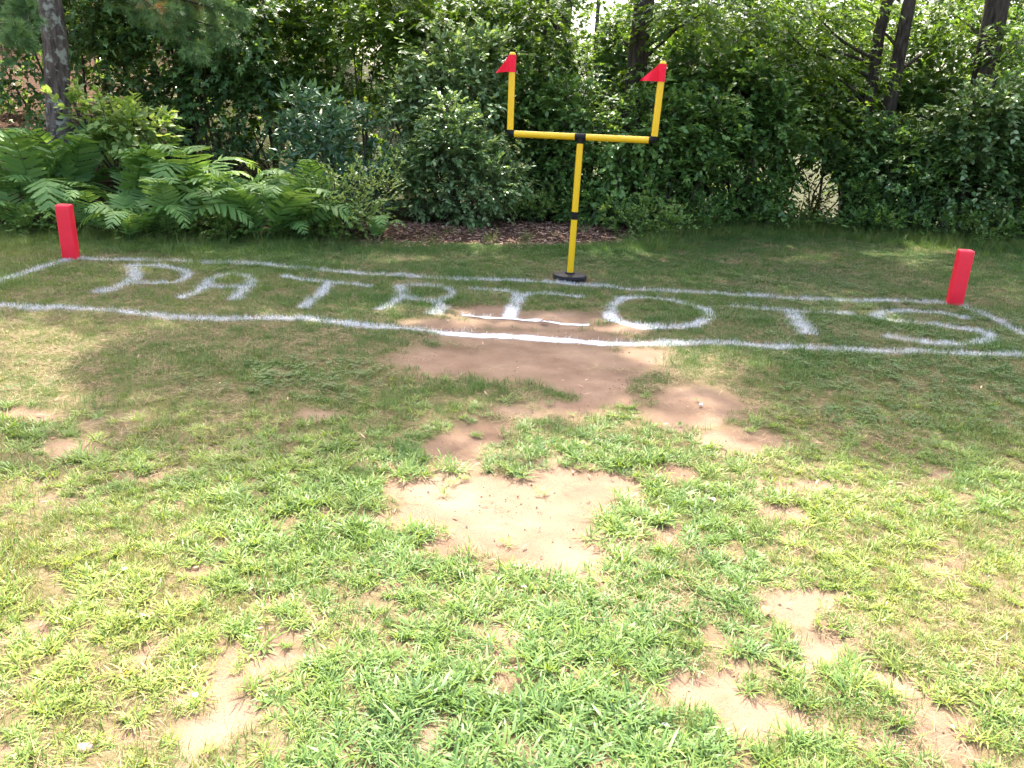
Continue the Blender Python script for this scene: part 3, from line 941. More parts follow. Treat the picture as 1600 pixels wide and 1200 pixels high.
def shrub(name, label, cat, base, lobes, n, K, leafL, leafW, mat, shape='ovate', group=None, droop=.25, stems=5, seed=0, twig=(.18, .36), clump=.5, jitter=.28, flat=.8,
          stem_r=.012, gaps=True, tint_off=0.0, hang=0.0, upb=.25, bark='twig'):
    """lobes: (dx, dy, z, rx, ry, rz) ellipsoids; twigs sprout from their outer shells"""
    rng = np.random.default_rng(seed + 1000)
    b0 = gpt(*base)
    root = empty(name, b0, label, cat, group)
    L = np.array(lobes, float)
    sub = []
    for c in L:
        for _ in range(3):
            d = nrm(rng.normal(0, 1, 3) + np.array([0, -.2, .35]))
            f = rng.uniform(.35, .55)
            sub.append(np.concatenate([c[:3] + d * c[3:] * rng.uniform(.75, 1.05), c[3:] * f]))
    L = np.vstack([L * np.array([1, 1, 1, .92, .92, .92]), np.array(sub)])
    vol = (L[:, 3] * L[:, 4] + L[:, 3] * L[:, 5])
    li = rng.choice(len(L), int(n * 1.9), p=vol / vol.sum())
    u = nrm(rng.normal(0, 1, (len(li), 3)))
    rr = rng.uniform(.25, 1.0, len(li)) ** .55
    ctr = L[li][:, :3]
    P = ctr + u * rr[:, None] * L[li][:, 3:]
    W = P + b0
    nz = noise3(W[:, 0] * 2.1, W[:, 1] * 2.1, W[:, 2] * 4.2 + seed)
    k = (nz > clump - .16 * rng.random(len(P))) & (W[:, 2] > gz(W[:, 0], W[:, 1]) + .03)
    if gaps:
        k &= gap_keep(W, rng, GAPS)
    k = np.where(k)[0][:n]
    P, u = P[k], u[k]
    D = u * .8 + np.array([0, 0, upb]) + rng.normal(0, .35, P.shape)
    mb = MB()
    sprays(mb, rng, P, D, rng.uniform(twig[0], twig[1], len(P)), K, leafL, leafW, droop, .9, shape, jitter, flat, 1, tint_off, hang)
    hi = np.where(u[:, 2] > .25)[0] if len(u) else []
    if len(hi):
        hi = rng.choice(hi, max(3, int(len(P) * .035)))
        Ds = u[hi] * [.6, .6, .3] + np.array([0, 0, .75]) + rng.normal(0, .25, (len(hi), 3))
        sprays(mb, rng, P[hi], Ds, rng.uniform(.9, 1.7, len(hi)) * twig[1], K + 4, leafL * .85, leafW * .85, droop + .1, .9, shape, jitter, flat, 1, tint_off + .15, hang)
    mb.build('foliage', [mat, M[bark]], root)
    for s in range(stems):
        c = L[s % len(L)]
        tgt = c[:3] + nrm(rng.normal(0, 1, 3)) * c[3:] * .45
        st = np.array([rng.normal(0, .06), rng.normal(0, .06), -.03])
        tube(MB(), curve(st, tgt, .12, 6, rng), np.linspace(stem_r * 1.3, stem_r * .45, 6), 6).build('stem', M[bark], root)
    return root

# ---- ferns: six frond meshes shared by every plant
def frond_mesh(seed):
    rng = np.random.default_rng(seed)
    mb = MB()
    L = 1.0
    arch = rng.uniform(.75, 1.15)
    n = 21
    t = np.linspace(0, 1, 40)
    ang = math.radians(rng.uniform(76, 84)) - arch * 2.35 * t ** 1.8
    dx, dz = np.cos(ang) * L / 39, np.sin(ang) * L / 39
    X, Z = np.concatenate([[0], np.cumsum(dx)[:-1]]), np.concatenate([[0], np.cumsum(dz)[:-1]])
    sway = .05 * rng.normal() * np.sin(t * 3)
    R = np.stack([X, sway, Z], -1)
    tan = nrm(np.gradient(R, axis=0))
    tube(mb, R[::4], np.linspace(.006, .0015, len(R[::4])), 5, .35)
    nor = nrm(np.stack([-tan[:, 2], 0 * t, tan[:, 0]], -1))
    Ps, Ds, Ns, Ls, Ws, Ts = [], [], [], [], [], []
    for i in range(n):
        ti = .13 + .86 * (i + .5) / n
        k = int(ti * 39)
        prof = math.sin(math.pi * min(1, (ti - .05) / .95) ** .95) ** .72 * (1 - .28 * ti)
        pl = .225 * prof + .012
        for s in (-1, 1):
            side = np.array([0, s, 0])
            d = side * .92 + tan[k] * (.30 + .55 * ti) - nor[k] * rng.uniform(.0, .22) + rng.normal(0, .06, 3)
            Ps.append(R[k]); Ds.append(d); Ns.append(nor[k] + rng.normal(0, .16, 3)); Ls.append(pl * rng.uniform(.9, 1.08)); Ws.append(min(.038, pl * .26)); Ts.append(np.clip(.35 + .35 * ti + rng.normal(0, .12), 0, 1))
    P, D, N = np.array(Ps), nrm(np.array(Ds)), nrm(np.array(Ns))
    Ls, Ws, Ts = np.array(Ls), np.array(Ws), np.array(Ts)
    # toothed pinna: a strip with alternating lobes
    S = nrm(np.cross(N, D))
    N2 = np.cross(D, S)
    q = np.linspace(0, 1, 9)
    half = np.array([.75, 1.0, .72, .98, .68, .88, .55, .55, .0])
    V = []
    for kk in range(9):
        c = P + D * (Ls * q[kk])[:, None] - N2 * (.10 * Ls * q[kk] ** 2)[:, None]
        V += [c - S * (Ws * half[kk] * .5)[:, None], c + S * (Ws * half[kk] * .5)[:, None]]
    V = np.stack(V, 1)
    b = np.arange(len(P))[:, None] * 18
    f = np.concatenate([b + np.array([[2 * k, 2 * k + 1, 2 * k + 3, 2 * k + 2]]) for k in range(8)])
    mb.add(V.reshape(-1, 3), f, np.repeat(Ts, 18))
    return mb.mesh('frond', M['fern'])
FRONDS = [frond_mesh(s) for s in range(6)]
def fern(px, Y, h, nf, label, seed, group='ferns at the foot of the woods'):
    rng = np.random.default_rng(seed)
    x = at(px, 300, Y)[0]
    b0 = gpt(x, Y)
    root = empty('fern', b0, label, 'fern', group)
    for i in range(nf):
        a = 6.283 * (i + rng.uniform(-.3, .3)) / nf - 1.57
        o = bpy.data.objects.new('frond', FRONDS[rng.integers(0, 6)])
        link(o, root)
        s = h * rng.uniform(.68, 1.22)
        o.location = (.04 * math.cos(a), .04 * math.sin(a), -.02)
        o.rotation_euler = (rng.normal(0, .2), rng.normal(.08, .2), a)
        o.scale = (s, s, s)
    return root
FERNS = [  # px, distance, height, fronds, label
    (-45, 9.0, .95, 9, 'fern at the very left margin, left of the left pylon'),
    (18, 8.85, .78, 8, 'low fern just left of the left red pylon'),
    (52, 9.5, 1.15, 10, 'tall fern rising behind the left red pylon'),
    (112, 9.75, 1.2, 10, 'tallest fern of the patch, below the leafy sapling'),
    (150, 9.0, .92, 9, 'fern right beside the left red pylon'),
    (196, 8.75, .80, 8, 'front fern with broad fronds over the letter P'),
    (205, 9.5, 1.12, 10, 'tall fern in the middle of the patch behind the letter P'),
    (262, 8.95, .92, 9, 'fern at the lawn edge behind the letter A'),
    (290, 9.6, 1.15, 10, 'tall upright fern at the right end of the dark fern patch'),
    (335, 9.2, .85, 8, 'fern in the dip between the two fern patches'),
    (372, 9.7, 1.0, 9, 'back fern of the paler right hand patch'),
    (405, 9.05, .95, 10, 'pale fern with drooping fronds at the lawn edge behind the T'),
    (452, 9.35, 1.0, 10, 'large pale fern with fronds spread wide, right hand patch'),
    (492, 9.7, .92, 9, 'rearmost pale fern in front of the rhododendron'),
    (585, 9.45, .55, 6, 'small single fern between the pale weeds and the mulch'),
    (445, 10.4, .85, 6, 'narrow upright fern standing back in the shade'),
]
for i, (px, Y, h, nf, lab) in enumerate(FERNS):
    fern(px, Y, h * 1.14, nf - 2, lab, 300 + i)

def X(px, Y):
    return float(at(px, 250, Y)[0])

# ---- shrubs and saplings along the edge of the woods
shrub('sapling', 'sapling with broad pale leaves rising above the ferns', 'sapling', (X(190, 10.1), 10.1),
      [(-.42, 0, .98, .26, .3, .16), (-.05, 0, .80, .32, .3, .16), (.30, -.1, .85, .34, .3, .2), (.12, .1, .98, .2, .25, .12)], 150, 8, .11, .065, M['light'], stems=6, seed=1, clump=.25, flat=.75, tint_off=.25)
shrub('rhododendron', 'dark rhododendron with long glossy leaves right of the pale ferns', 'shrub', (X(520, 10.6), 10.6),
      [(0, 0, .75, .62, .5, .62), (-.25, .1, 1.25, .4, .4, .35), (.3, .1, .95, .4, .4, .45)], 430, 9, .12, .035, M['rhodo'], 'lance', stems=7, seed=2, clump=.36, twig=(.06, .12), jitter=.5, flat=.45, droop=.1, stem_r=.016)
shrub('weed_clump', 'pale silvery leafed weeds between the ferns and the mulch', 'weeds', (X(535, 9.55), 9.55),
      [(0, 0, .32, .42, .3, .30), (.28, .05, .42, .3, .25, .3), (-.3, 0, .25, .3, .25, .22)], 260, 8, .06, .03, M['light'], stems=9, seed=3, clump=.3, upb=.6, droop=.15, tint_off=.4)
shrub('bush', 'rounded green bush standing at the mulch, left of the goal post', 'bush', (X(705, 10.85), 10.85),
      [(0, 0, .58, .72, .55, .60), (.30, -.15, .42, .42, .4, .42), (-.4, 0, .50, .42, .4, .45), (.1, 0, 1.0, .5, .45, .38)], 1350, 8, .068, .038, M['shrub'], stems=9, seed=4, clump=.34, twig=(.12, .26), tint_off=.14)
shrub('tall_bush', 'tall pale grey-green bush rising behind the rounded bush, left of the goal', 'bush', (X(700, 11.8), 11.8),
      [(0, 0, 1.55, .68, .6, .55), (.25, 0, 1.95, .5, .45, .38), (-.35, 0, 1.35, .45, .5, .5), (.1, .1, .9, .6, .6, .5)], 1150, 8, .085, .05, M['shrub'], stems=8, seed=5, clump=.36, stem_r=.02, tint_off=.28)
shrub('vine_shrub', 'dark vine-covered shrub behind the lower goal post', 'shrub', (X(850, 11.9), 11.9),
      [(0, 0, .6, .7, .5, .58), (.3, .1, 1.1, .6, .5, .5), (-.3, .2, 1.3, .5, .5, .6)], 900, 8, .075, .05, M['vine'], stems=6, seed=6, clump=.40)
shrub('hanging_vine', 'column of bright vine leaves hanging right of the goal post', 'vine', (X(972, 11.4), 11.4),
      [(0, 0, .55, .24, .2, .55), (.05, 0, 1.15, .25, .2, .4), (-.1, 0, .2, .4, .25, .2)], 330, 7, .085, .062, M['vine'], stems=5, seed=7, clump=.28, hang=.5, flat=.3, tint_off=.15)
shrub('vine_shrub', 'mid green shrub under the right half of the crossbar', 'shrub', (X(1050, 11.6), 11.6),
      [(0, 0, .7, .6, .5, .65), (-.3, .1, 1.3, .6, .5, .5), (.35, .1, 1.25, .5, .5, .5)], 800, 8, .08, .05, M['vine'], stems=6, seed=8, clump=.4)
shrub('hedge_mass', 'large dark rounded thicket left of the bright gap in the trees', 'thicket', (X(1150, 12.5), 12.5),
      [(0, 0, .8, .95, .7, .85), (-.3, 0, 1.5, .85, .7, .6), (.35, -.1, 1.0, .6, .6, .8), (-.55, .1, 2.0, .6, .6, .5), (.1, 0, 1.75, .6, .6, .45)], 1750, 9, .09, .06, M['vine'], stems=12, seed=9, clump=.46, stem_r=.02, tint_off=-.12)
shrub('thicket', 'dark thicket right of the bright gap, under the twin trunks', 'thicket', (X(1390, 12.9), 12.9),
      [(0, 0, .75, .8, .6, .75), (-.35, 0, .45, .45, .5, .5), (.45, 0, .9, .65, .6, .6), (.2, .2, 1.15, .7, .6, .3)], 1250, 9, .08, .052, M['dark'], stems=11, seed=10, clump=.47)
shrub('thicket', 'broad leafy thicket behind the right red pylon', 'thicket', (X(1500, 12.3), 12.3),
      [(0, 0, .8, .7, .6, .8), (.5, 0, .7, .7, .6, .75), (.2, .1, 1.5, .8, .6, .5)], 1500, 9, .08, .055, M['shrub'], stems=11, seed=11, clump=.47, tint_off=-.05)
shrub('thicket', 'shaded thicket at the far right margin', 'thicket', (X(1640, 12.2), 12.2),
      [(0, 0, .8, .8, .6, .8), (.5, .2, 1.4, .8, .6, .7), (-.3, .2, 1.5, .6, .6, .6)], 1300, 9, .08, .055, M['dark'], stems=11, seed=12, clump=.45)
WEEDS = [(1015, 10.75, 'low leafy weeds at the lawn edge under the crossbar end'), (1085, 11.4, 'weeds at the foot of the dark rounded thicket'),
         (1165, 11.95, 'weeds on the lawn edge left of the bright gap'), (1250, 12.4, 'low weeds below the bright gap in the trees'),
         (1345, 12.2, 'weeds just right of the bright gap'), (1425, 11.95, 'weeds left of the right pylon at the lawn edge'),
         (1560, 11.75, 'weeds at the lawn edge right of the right pylon'), (925, 11.2, 'low weeds behind the goal pole at the mulch'),
         (1640, 11.7, 'weeds at the far right margin of the lawn'), (830, 11.3, 'small weeds at the right foot of the rounded bush')]
for i, (px, Y, lab) in enumerate(WEEDS):
    shrub('weed_clump', lab, 'weeds', (X(px, Y), Y), [(0, 0, .17, .5, .26, .17), (.25, .1, .2 + .14 * (i % 3), .3, .22, .2 + .12 * (i % 3)), (-.3, .1, .2 + .1 * ((i + 1) % 3), .3, .25, .2)], 170 if i < 8 else 140, 7, .06, .034, M['vine'] if i % 3 else M['light'],
          group='weeds along the woods edge', stems=8, seed=40 + i, clump=.3, upb=.8, droop=.12, tint_off=.1, twig=(.1, .24), stem_r=.004, bark='stem')
for i, (px, Y, lab) in enumerate([(225, 8.85, 'low light green seedlings under the ferns behind the letter A'), (500, 9.2, 'yellowish ground weeds right of the pale ferns'), (28, 8.75, 'small seedlings by the left pylon'),
                                  (330, 8.95, 'low seedlings between the two fern patches')]):
    shrub('seedling_clump', lab, 'weeds', (X(px, Y), Y), [(0, 0, .14, .34, .16, .14), (.2, 0, .18, .2, .15, .12)], 80, 6, .05, .034, M['light'], group='seedlings under the ferns',
          stems=6, seed=60 + i, clump=.25, upb=.9, twig=(.06, .14), stem_r=.003, bark='stem', tint_off=.1)

# second row: understorey behind the edge
ROW2 = [  # px, Y, label, lobes scale, n, mat, leaf
    (-60, 11.6, 'dark shrub on the bank at the far left margin', 1.0, 700, 'dark'),
    (135, 11.8, 'dark broad-leaved sapling right of the lichened pine', 1.15, 1050, 'dark'),
    (235, 12.6, 'shaded shrub behind the tall ferns', .95, 800, 'dark'),
    (345, 12.2, 'fine leaved dark shrub above the gap between the ferns', .95, 900, 'dark'),
    (430, 13.2, 'green understorey shrub left of the rhododendron', 1.05, 900, 'maple'),
    (580, 13.0, 'green understorey shrub behind the rhododendron', 1.15, 950, 'maple'),
    (790, 13.2, 'dark shrub framed by the left upright of the goal', 1.05, 900, 'dark'),
    (905, 13.4, 'dark shrub seen above the crossbar of the goal', .85, 800, 'dark'),
    (1010, 13.6, 'shrub behind the right upright of the goal', .95, 800, 'vine'),
    (1090, 14.2, 'tall shrub above the dark rounded thicket', 1.2, 900, 'dark'),
    (1195, 15.4, 'shrub above the left side of the bright gap', 1.25, 900, 'vine'),
    (1290, 15.8, 'loose shrub over the bright gap in the trees', 1.25, 800, 'maple'),
    (1335, 14.6, 'shrub at the foot of the left twin trunk', .8, 600, 'vine'),
    (1385, 14.8, 'shaded shrub between the twin trunks', .8, 600, 'vine'),
    (1480, 14.4, 'shrub left of the thick right hand trunk', 1.05, 900, 'vine'),
    (1620, 14.2, 'shrub right of the thick right hand trunk', 1.15, 900, 'dark'),
    (1760, 13.6, 'shrub beyond the right margin of the lawn', 1.1, 600, 'dark'),
    (-190, 11.0, 'shrub beyond the left margin of the lawn', 1.1, 600, 'dark')]
for i, (px, Y, lab, s, n, mt) in enumerate(ROW2):
    mp_ = mt != 'vine'
    shrub('understorey_shrub', lab, 'shrub', (X(px, Y), Y), [(0, 0, .9 * s, .95 * s, .7, .9 * s), (.3, 0, 1.7 * s, .9 * s, .7, .7 * s), (-.4, .1, 1.8 * s, .8 * s, .7, .7 * s), (0, .2, 2.5 * s, .9 * s, .7, .6 * s)],
          n, 9, .10, .085 if mp_ else .06, M[mt], 'maple' if mp_ else 'ovate', group='understorey shrubs', stems=6, seed=80 + i, clump=.43, tint_off=(-.12, .12, .0)[i % 3], stem_r=.018, hang=.25, droop=.3, twig=(.2, .42), flat=.75)

# ------------------------------------------------------------------ trees
SHADE = [(330, 640, 360, 105), (560, 640, 170, 95), (700, 560, 250, 60), (860, 580, 160, 32), (1330, 620, 210, 66), (1500, 640, 230, 72), (300, 460, 420, 60),
         (800, 440, 420, 60), (1250, 440, 460, 70), (1200, 520, 160, 26), (1560, 520, 200, 60), (420, 400, 600, 60), (1650, 640, 160, 80), (-80, 470, 160, 40), (980, 608, 80, 14), (-200, 600, 120, 60)]
LIT = [(780, 372, 160, 14), (-10, 600, 185, 105), (130, 528, 90, 32), (1010, 558, 90, 30), (1140, 582, 130, 46), (1200, 350, 120, 16), (1440, 400, 70, 18), (960, 395, 80, 12), (330, 398, 60, 8), (620, 405, 50, 8), (1575, 455, 50, 24), (745, 418, 28, 8), (800, 380, 60, 10), (830, 555, 40, 9), (700, 370, 60, 8), (1080, 690, 100, 60)]
def shade_want(px, py):
    def cov(lst, a, b):
        r = np.zeros(px.shape)
        for cx, cy, rx, ry in lst:
            r = np.maximum(r, sstep(1.12, .88, np.hypot((px - cx) / rx, (py - cy) / ry)))
        return r
    return cov(SHADE, 0, 0) * (1 - cov(LIT, 0, 0))

TREES = [  # name, label, px, Y, radius, lean(x per m), bark, crown height range, crown radius, kind
    ('pine_tree', 'lichen-spotted pine trunk behind the ferns at the left', 97, 10.6, .15, .03, 'lichenbark', (6, 13), 4.2, 'pine'),
    ('maple_tree', 'dark trunk behind the pine bough, left of centre', 300, 13.2, .13, .0, 'bark', (6, 13), 4.2, 'maple'),
    ('maple_tree', 'slender grey trunk at the top above the rhododendron', 437, 15.0, .085, .01, 'greybark', (6, 12), 3.6, 'maple'),
    ('maple_tree', 'dark slender trunk at the top right of the left goal upright', 862, 14.0, .12, .02, 'bark', (6, 13), 4.4, 'maple'),
    ('oak_tree', 'thick dark trunk behind the right goal upright', 981, 12.6, .165, .02, 'bark', (6, 13), 4.6, 'maple'),
    ('maple_tree', 'left one of the twin leaning trunks on the right', 1338, 14.0, .11, .02, 'bark', (6, 12), 4.2, 'maple'),
    ('maple_tree', 'right one of the twin leaning trunks, darker', 1378, 13.7, .12, .0, 'bark', (6, 12), 4.2, 'maple'),
    ('oak_tree', 'thick upright trunk at the top right corner', 1526, 13.2, .20, -.06, 'bark', (6, 13), 4.8, 'maple'),
    ('sapling_tree', 'thin dark stem between the goal uprights', 832, 13.0, .035, .03, 'bark', (5, 8), 2.2, 'maple'),
    ('sapling_tree', 'thin pale stem left of the thick dark trunk', 922, 14.6, .045, -.02, 'greybark', (5, 9), 2.4, 'maple'),
    ('maple_tree', 'trunk hidden in leaves above the tall pale bush', 640, 14.6, .12, .02, 'bark', (6, 12), 4.2, 'maple'),
    ('maple_tree', 'maple at the left margin shading the lawn', -260, 11.5, .16, .0, 'greybark', (6, 13), 4.4, 'maple'),
    ('maple_tree', 'maple at the right margin shading the lawn', 1850, 13.0, .16, .0, 'bark', (6, 13), 4.6, 'maple'),
]
BOUGHS = {  # tree index: low leafy boughs that hang into view (px, py, Y, radius, count)
    1: [(330, 45, 12.2, .7, 60), (200, 20, 12.6, .7, 60), (400, 110, 13.0, .6, 40)],
    2: [(480, 60, 13.6, .8, 70), (560, 25, 13.0, .8, 80), (400, 40, 14.2, .8, 60)],
    10: [(640, 70, 12.4, .7, 80), (600, 10, 13.2, .8, 80), (700, 30, 12.6, .6, 60), (730, 5, 13.5, .7, 50)],
    3: [(850, 5, 12.4, .6, 50), (820, 60, 12.8, .6, 40), (780, 10, 13.2, .7, 60), (880, 130, 12.8, .6, 40)],
    4: [(1130, 5, 12.0, .7, 80), (945, 25, 13.4, .45, 30), (1075, 30, 12.2, .7, 80), (1100, 110, 12.6, .7, 80), (930, 105, 13.6, .5, 35), (1050, 150, 12.4, .6, 50)],
    5: [(1230, 45, 13.2, .8, 80), (1170, 95, 13.4, .8, 90), (1290, 110, 13.4, .7, 80), (1260, 10, 13.6, .8, 70), (1250, 180, 13.6, .8, 80), (1170, 20, 13.8, .8, 80), (1330, 60, 15.0, .8, 70)],
    6: [(1470, 60, 14.6, .7, 70), (1330, 15, 14.8, .8, 65), (1455, 185, 14.4, .7, 60), (1300, 205, 14.6, .7, 60), (1400, 110, 15.2, .8, 70)],
    7: [(1600, 60, 13.0, .7, 80), (1480, 15, 14.4, .7, 70), (1600, 190, 12.8, .8, 90), (1490, 130, 14.6, .8, 80), (1460, 225, 13.0, .8, 90), (1540, 240, 12.9, .7, 70)],
}
rt = np.random.default_rng(71)
tree_info = []
for nm, lab, px, Y, r, ln, bk, (h0, h1), cr_, kind in TREES:
    x0 = X(px, Y)
    tree_info.append(dict(nm=nm, lab=lab, base=gpt(x0, Y), r=r, ln=ln, bk=bk, h0=h0, h1=h1, cr=cr_, kind=kind))
def trunk_pt(T, z):
    return np.array([T['ln'] * z * max(0, 1 - z / 30), 0.02 * z, z])
# canopy clumps: random places in the crowns, kept where their shadow belongs
cl = [[] for _ in tree_info]
for ti_, T in enumerate(tree_info):
    n = int(2600 * (T['cr'] / 4.2) ** 2)
    u = nrm(rt.normal(0, 1, (n, 3))) * (rt.random(n) ** .42)[:, None]
    c = trunk_pt(T, (T['h0'] + T['h1']) / 2 + .5)
    P = T['base'] + c + u * np.array([T['cr'], T['cr'], (T['h1'] - T['h0']) / 2])
    s = P - SUN * ((P[:, 2] - 0) / SUN[2])[:, None]           # where its shadow lands
    spx, spy = proj(s)
    w = shade_want(spx, spy)
    behind = s[:, 1] > edge_y(s[:, 0]) + .2
    w = w * np.where(fbm2(s[:, 0] * 1.5, s[:, 1] * 1.5, 14., 2) > np.where(spy < 430, .57, np.where(spy < 520, .50, .27)), 1.0, .22)
    dn_ = np.where(behind, .11 * (noise2(s[:, 0] * .9, s[:, 1] * .9, 4.) > .48), w)
    dn_ = np.where((s[:, 1] < 3.0) | (np.abs(s[:, 0]) > .72 * np.maximum(s[:, 1], 0) + 1.0), .35 * (s[:, 1] > 4.5), dn_)
    k = rt.random(n) < dn_ * np.where(spy > 520, .72, .31)
    cl[ti_] = P[k]
CAN = 0
for ti_, T in enumerate(tree_info):
    rng = np.random.default_rng(500 + ti_)
    root = empty(T['nm'], T['base'], T['lab'], 'tree', 'trees in the woods')
    H1 = T['h1'] - .6
    zs = np.linspace(-.15, H1, 16)
    pts = np.array([trunk_pt(T, z) for z in zs]) + np.concatenate([[[0, 0, 0]], rng.normal(0, .02, (15, 3)) * [1, 1, 0]])
    rad = T['r'] * (1 - .75 * (zs / H1).clip(0, 1)) * (1 + .35 * np.exp(-zs.clip(0) / .25))
    tube(MB(), pts, rad, 14, rough=.10).build('trunk', M[T['bk']], root)
    crown = MB()
    P = cl[ti_] - T['base'] if len(cl[ti_]) else np.zeros((0, 3))
    # limbs reach the canopy clumps
    if len(P):
        gs = P[rng.choice(len(P), min(9, len(P)), replace=False)]
        for q in gs:
            a = trunk_pt(T, max(2.9, min(H1 - .5, q[2] * .72)))
            tube(MB(), curve(a, q, .08, 7, rng), np.linspace(T['r'] * .38, .012, 7), 7).build('limb', M[T['bk']], root)
        J = 5
        Bt = np.repeat(P, J, 0) + rng.normal(0, .12, (len(P) * J, 3))
        Dt = nrm(rng.normal(0, 1, Bt.shape) * [1, 1, .45])
        sprays(crown, rng, Bt, Dt, rng.uniform(.22, .42, len(Bt)), 6, .14, .12, .25, .9, 'maple', .35, .8, 1)
        CAN += len(P)
    for bx, by, bY, br, bn in BOUGHS.get(ti_, []):
        c = at(bx, by, bY) - T['base']
        a = trunk_pt(T, max(c[2] * .8, 1.6))
        tube(MB(), curve(a, c, .07, 7, rng), np.linspace(min(.03, T['r'] * .4), .006, 7), 6).build('limb', M[T['bk']], root)
        u = nrm(rng.normal(0, 1, (bn * 2, 3))) * (rng.random((bn * 2, 1)) ** .5)
        B_ = c + u * np.array([br * 1.25, br, br * .48])
        k = gap_keep(B_ + T['base'], rng, GAPS)
        nzz = noise3((B_[:, 0]) * 2.2, B_[:, 1] * 2.2, B_[:, 2] * 4 + ti_)
        k &= nzz > .34
        B_, u = B_[k], u[k]
        D_ = nrm(u * [1, 1, .2] + rng.normal(0, .3, u.shape) * [1, 1, .4])
        sprays(crown, rng, B_, D_, rng.uniform(.3, .5, len(B_)), 10, .095, .085, .3, .95, 'maple', .28, .85, 1, .1)
    if crown.n:
        crown.build('crown', [M['maple'], M[T['bk']]], root)
    if T['kind'] == 'pine':
        # pine boughs with needle brushes
        for bi, (bx, by, bY, ex, ey, eY) in enumerate([(110, -120, 9.6, 352, 18, 8.9), (110, -90, 9.6, 300, 62, 9.0), (90, -140, 9.6, 240, 12, 8.7), (70, -60, 10.0, 26, 62, 9.4), (90, -130, 9.6, 310, -10, 8.8), (100, -110, 9.6, 330, 40, 9.1)]):
            p0, p1 = at(bx, by, bY) - T['base'], at(ex, ey, eY) - T['base']
            p0 = trunk_pt(T, p0[2])
            cv = curve(p0, p1, .05, 9, rng)
            tube(MB(), cv, np.linspace(.03, .006, 9), 6).build('limb', M['bark'], root)
            nb = MB()
            for t_ in np.linspace(.5, 1, 13):
                c = p0 + (p1 - p0) * t_ + rng.normal(0, .04, 3)
                for kx in range(3):
                    d = nrm((p1 - p0) * .5 + rng.normal(0, .5, 3))
                    q = c + d * .16
                    tube(nb, [c, q], .004, 4, 0, 1, cap=False)
                    n = 190
                    tt = rng.random(n)
                    bp_ = c + d * (.05 + .13 * tt)[:, None]
                    nd = nrm(d * .75 + rng.normal(0, .55, (n, 3)))
                    sv = nrm(np.cross(nd, rng.normal(0, 1, (n, 3)))) * .0023
                    V = np.stack([bp_ - sv, bp_ + sv, bp_ + nd * rng.uniform(.09, .14, n)[:, None] - np.array([0, 0, .012])], 1)
                    nb.add(V.reshape(-1, 3), np.arange(3 * n).reshape(-1, 3), np.repeat(np.clip(rng.normal(.4, .2, n) + (.6 if (kx == 2 and rng.random() < .25) else 0), 0, 1), 3))
            nb.build('needles', [M['pine'], M['bark']], root)

# far trees: lower, brighter woods behind with sky between
FAR = [(-150, 19, 5.5), (-20, 22, 6), (90, 18, 5), (190, 24, 6), (330, 19, 5), (420, 26, 6.5), (520, 20, 5.5), (610, 25, 6), (700, 19, 5.5), (770, 28, 6), (850, 21, 3.8), (960, 27, 4), (1020, 20, 4.6), (1095, 25, 5.5), (1180, 21, 4.4),
       (1330, 24, 4.6), (1420, 22, 5), (1520, 27, 5.5), (1590, 21, 6), (1700, 24, 6)]
ordinal = ['first', 'second', 'third', 'fourth', 'fifth', 'sixth', 'seventh', 'eighth', 'ninth', 'tenth', 'eleventh', 'twelfth', 'thirteenth', 'fourteenth', 'fifteenth', 'sixteenth', 'seventeenth', 'eighteenth', 'nineteenth', 'twentieth']
for i, (px, Y, h) in enumerate(FAR):
    rng = np.random.default_rng(900 + i)
    b0 = gpt(X(px, Y), Y)
    h = h + (2.6 if px > 1000 else 1.6) - b0[2]
    root = empty('far_tree', b0, 'sunlit tree deep in the woods, %s from the left of the far row' % ordinal[i], 'tree', 'far trees deep in the woods')
    tube(MB(), curve([0, 0, -.2], [rng.normal(0, .4), 0, h], .03, 7, rng), np.linspace(rng.uniform(.08, .14), .03, 7), 8).build('trunk', M['bark'], root)
    n = 820 if px > 1000 else 680
    u = nrm(rng.normal(0, 1, (n, 3))) * (rng.random((n, 1)) ** .45)
    B_ = np.array([0, 0, h * .55]) + u * np.array([2.1, 1.6, h * .52])
    k = gap_keep(B_ + b0, rng, GAPS) & (B_[:, 2] > .1) & (noise3(B_[:, 0] * 1.1 + i, B_[:, 1] * 1.1, B_[:, 2] * 1.3) > .33)
    B_ = B_[k]
    crown = MB()
    sprays(crown, rng, B_, rng.normal(0, 1, B_.shape) * [1, 1, .4], rng.uniform(.5, .8, len(B_)), 12, .15, .12, .25, .95, 'maple', .35, .75, 1)
    crown.build('crown', [M['maple'] if i % 3 else M['sunny'], M['bark']], root)
print('COUNTS fine', N_FINE, 'crab', N_CRAB, 'canopy clumps', CAN)

# ------------------------------------------------------------------ beyond the gap: pale sunlit drive and a bright bush
M['gravel'] = solid_mat('pale_gravel', (.50, .47, .44), .95, .1, .25, 6, .5, 60)
dg = MB()
xs, ys = np.linspace(2.5, 13, 24), np.linspace(17.5, 26, 16)
A, B = np.meshgrid(xs, ys)
Z = gz(A, B) + .03
k = len(xs)
ii = np.arange(len(ys) - 1)[:, None] * k
jj = np.arange(k - 1)[None, :]
dg.add(np.stack([A.ravel(), B.ravel(), Z.ravel()], -1), np.stack([ii + jj, ii + jj + 1, ii + k + jj + 1, ii + k + jj], -1).reshape(-1, 4))
set_props(dg.build('drive', M['gravel']), 'pale sunlit drive glimpsed through the gap in the trees', None, None, 'structure')
shrub('bush', 'bright yellow-green sunlit bush glimpsed in the gap', 'bush', (X(1262, 15.2), 15.2), [(0, 0, .35, .35, .3, .35), (.2, 0, .2, .3, .3, .25)], 160, 8, .06, .035, M['sunny'], stems=4, seed=200, clump=.2, gaps=False, tint_off=.4)

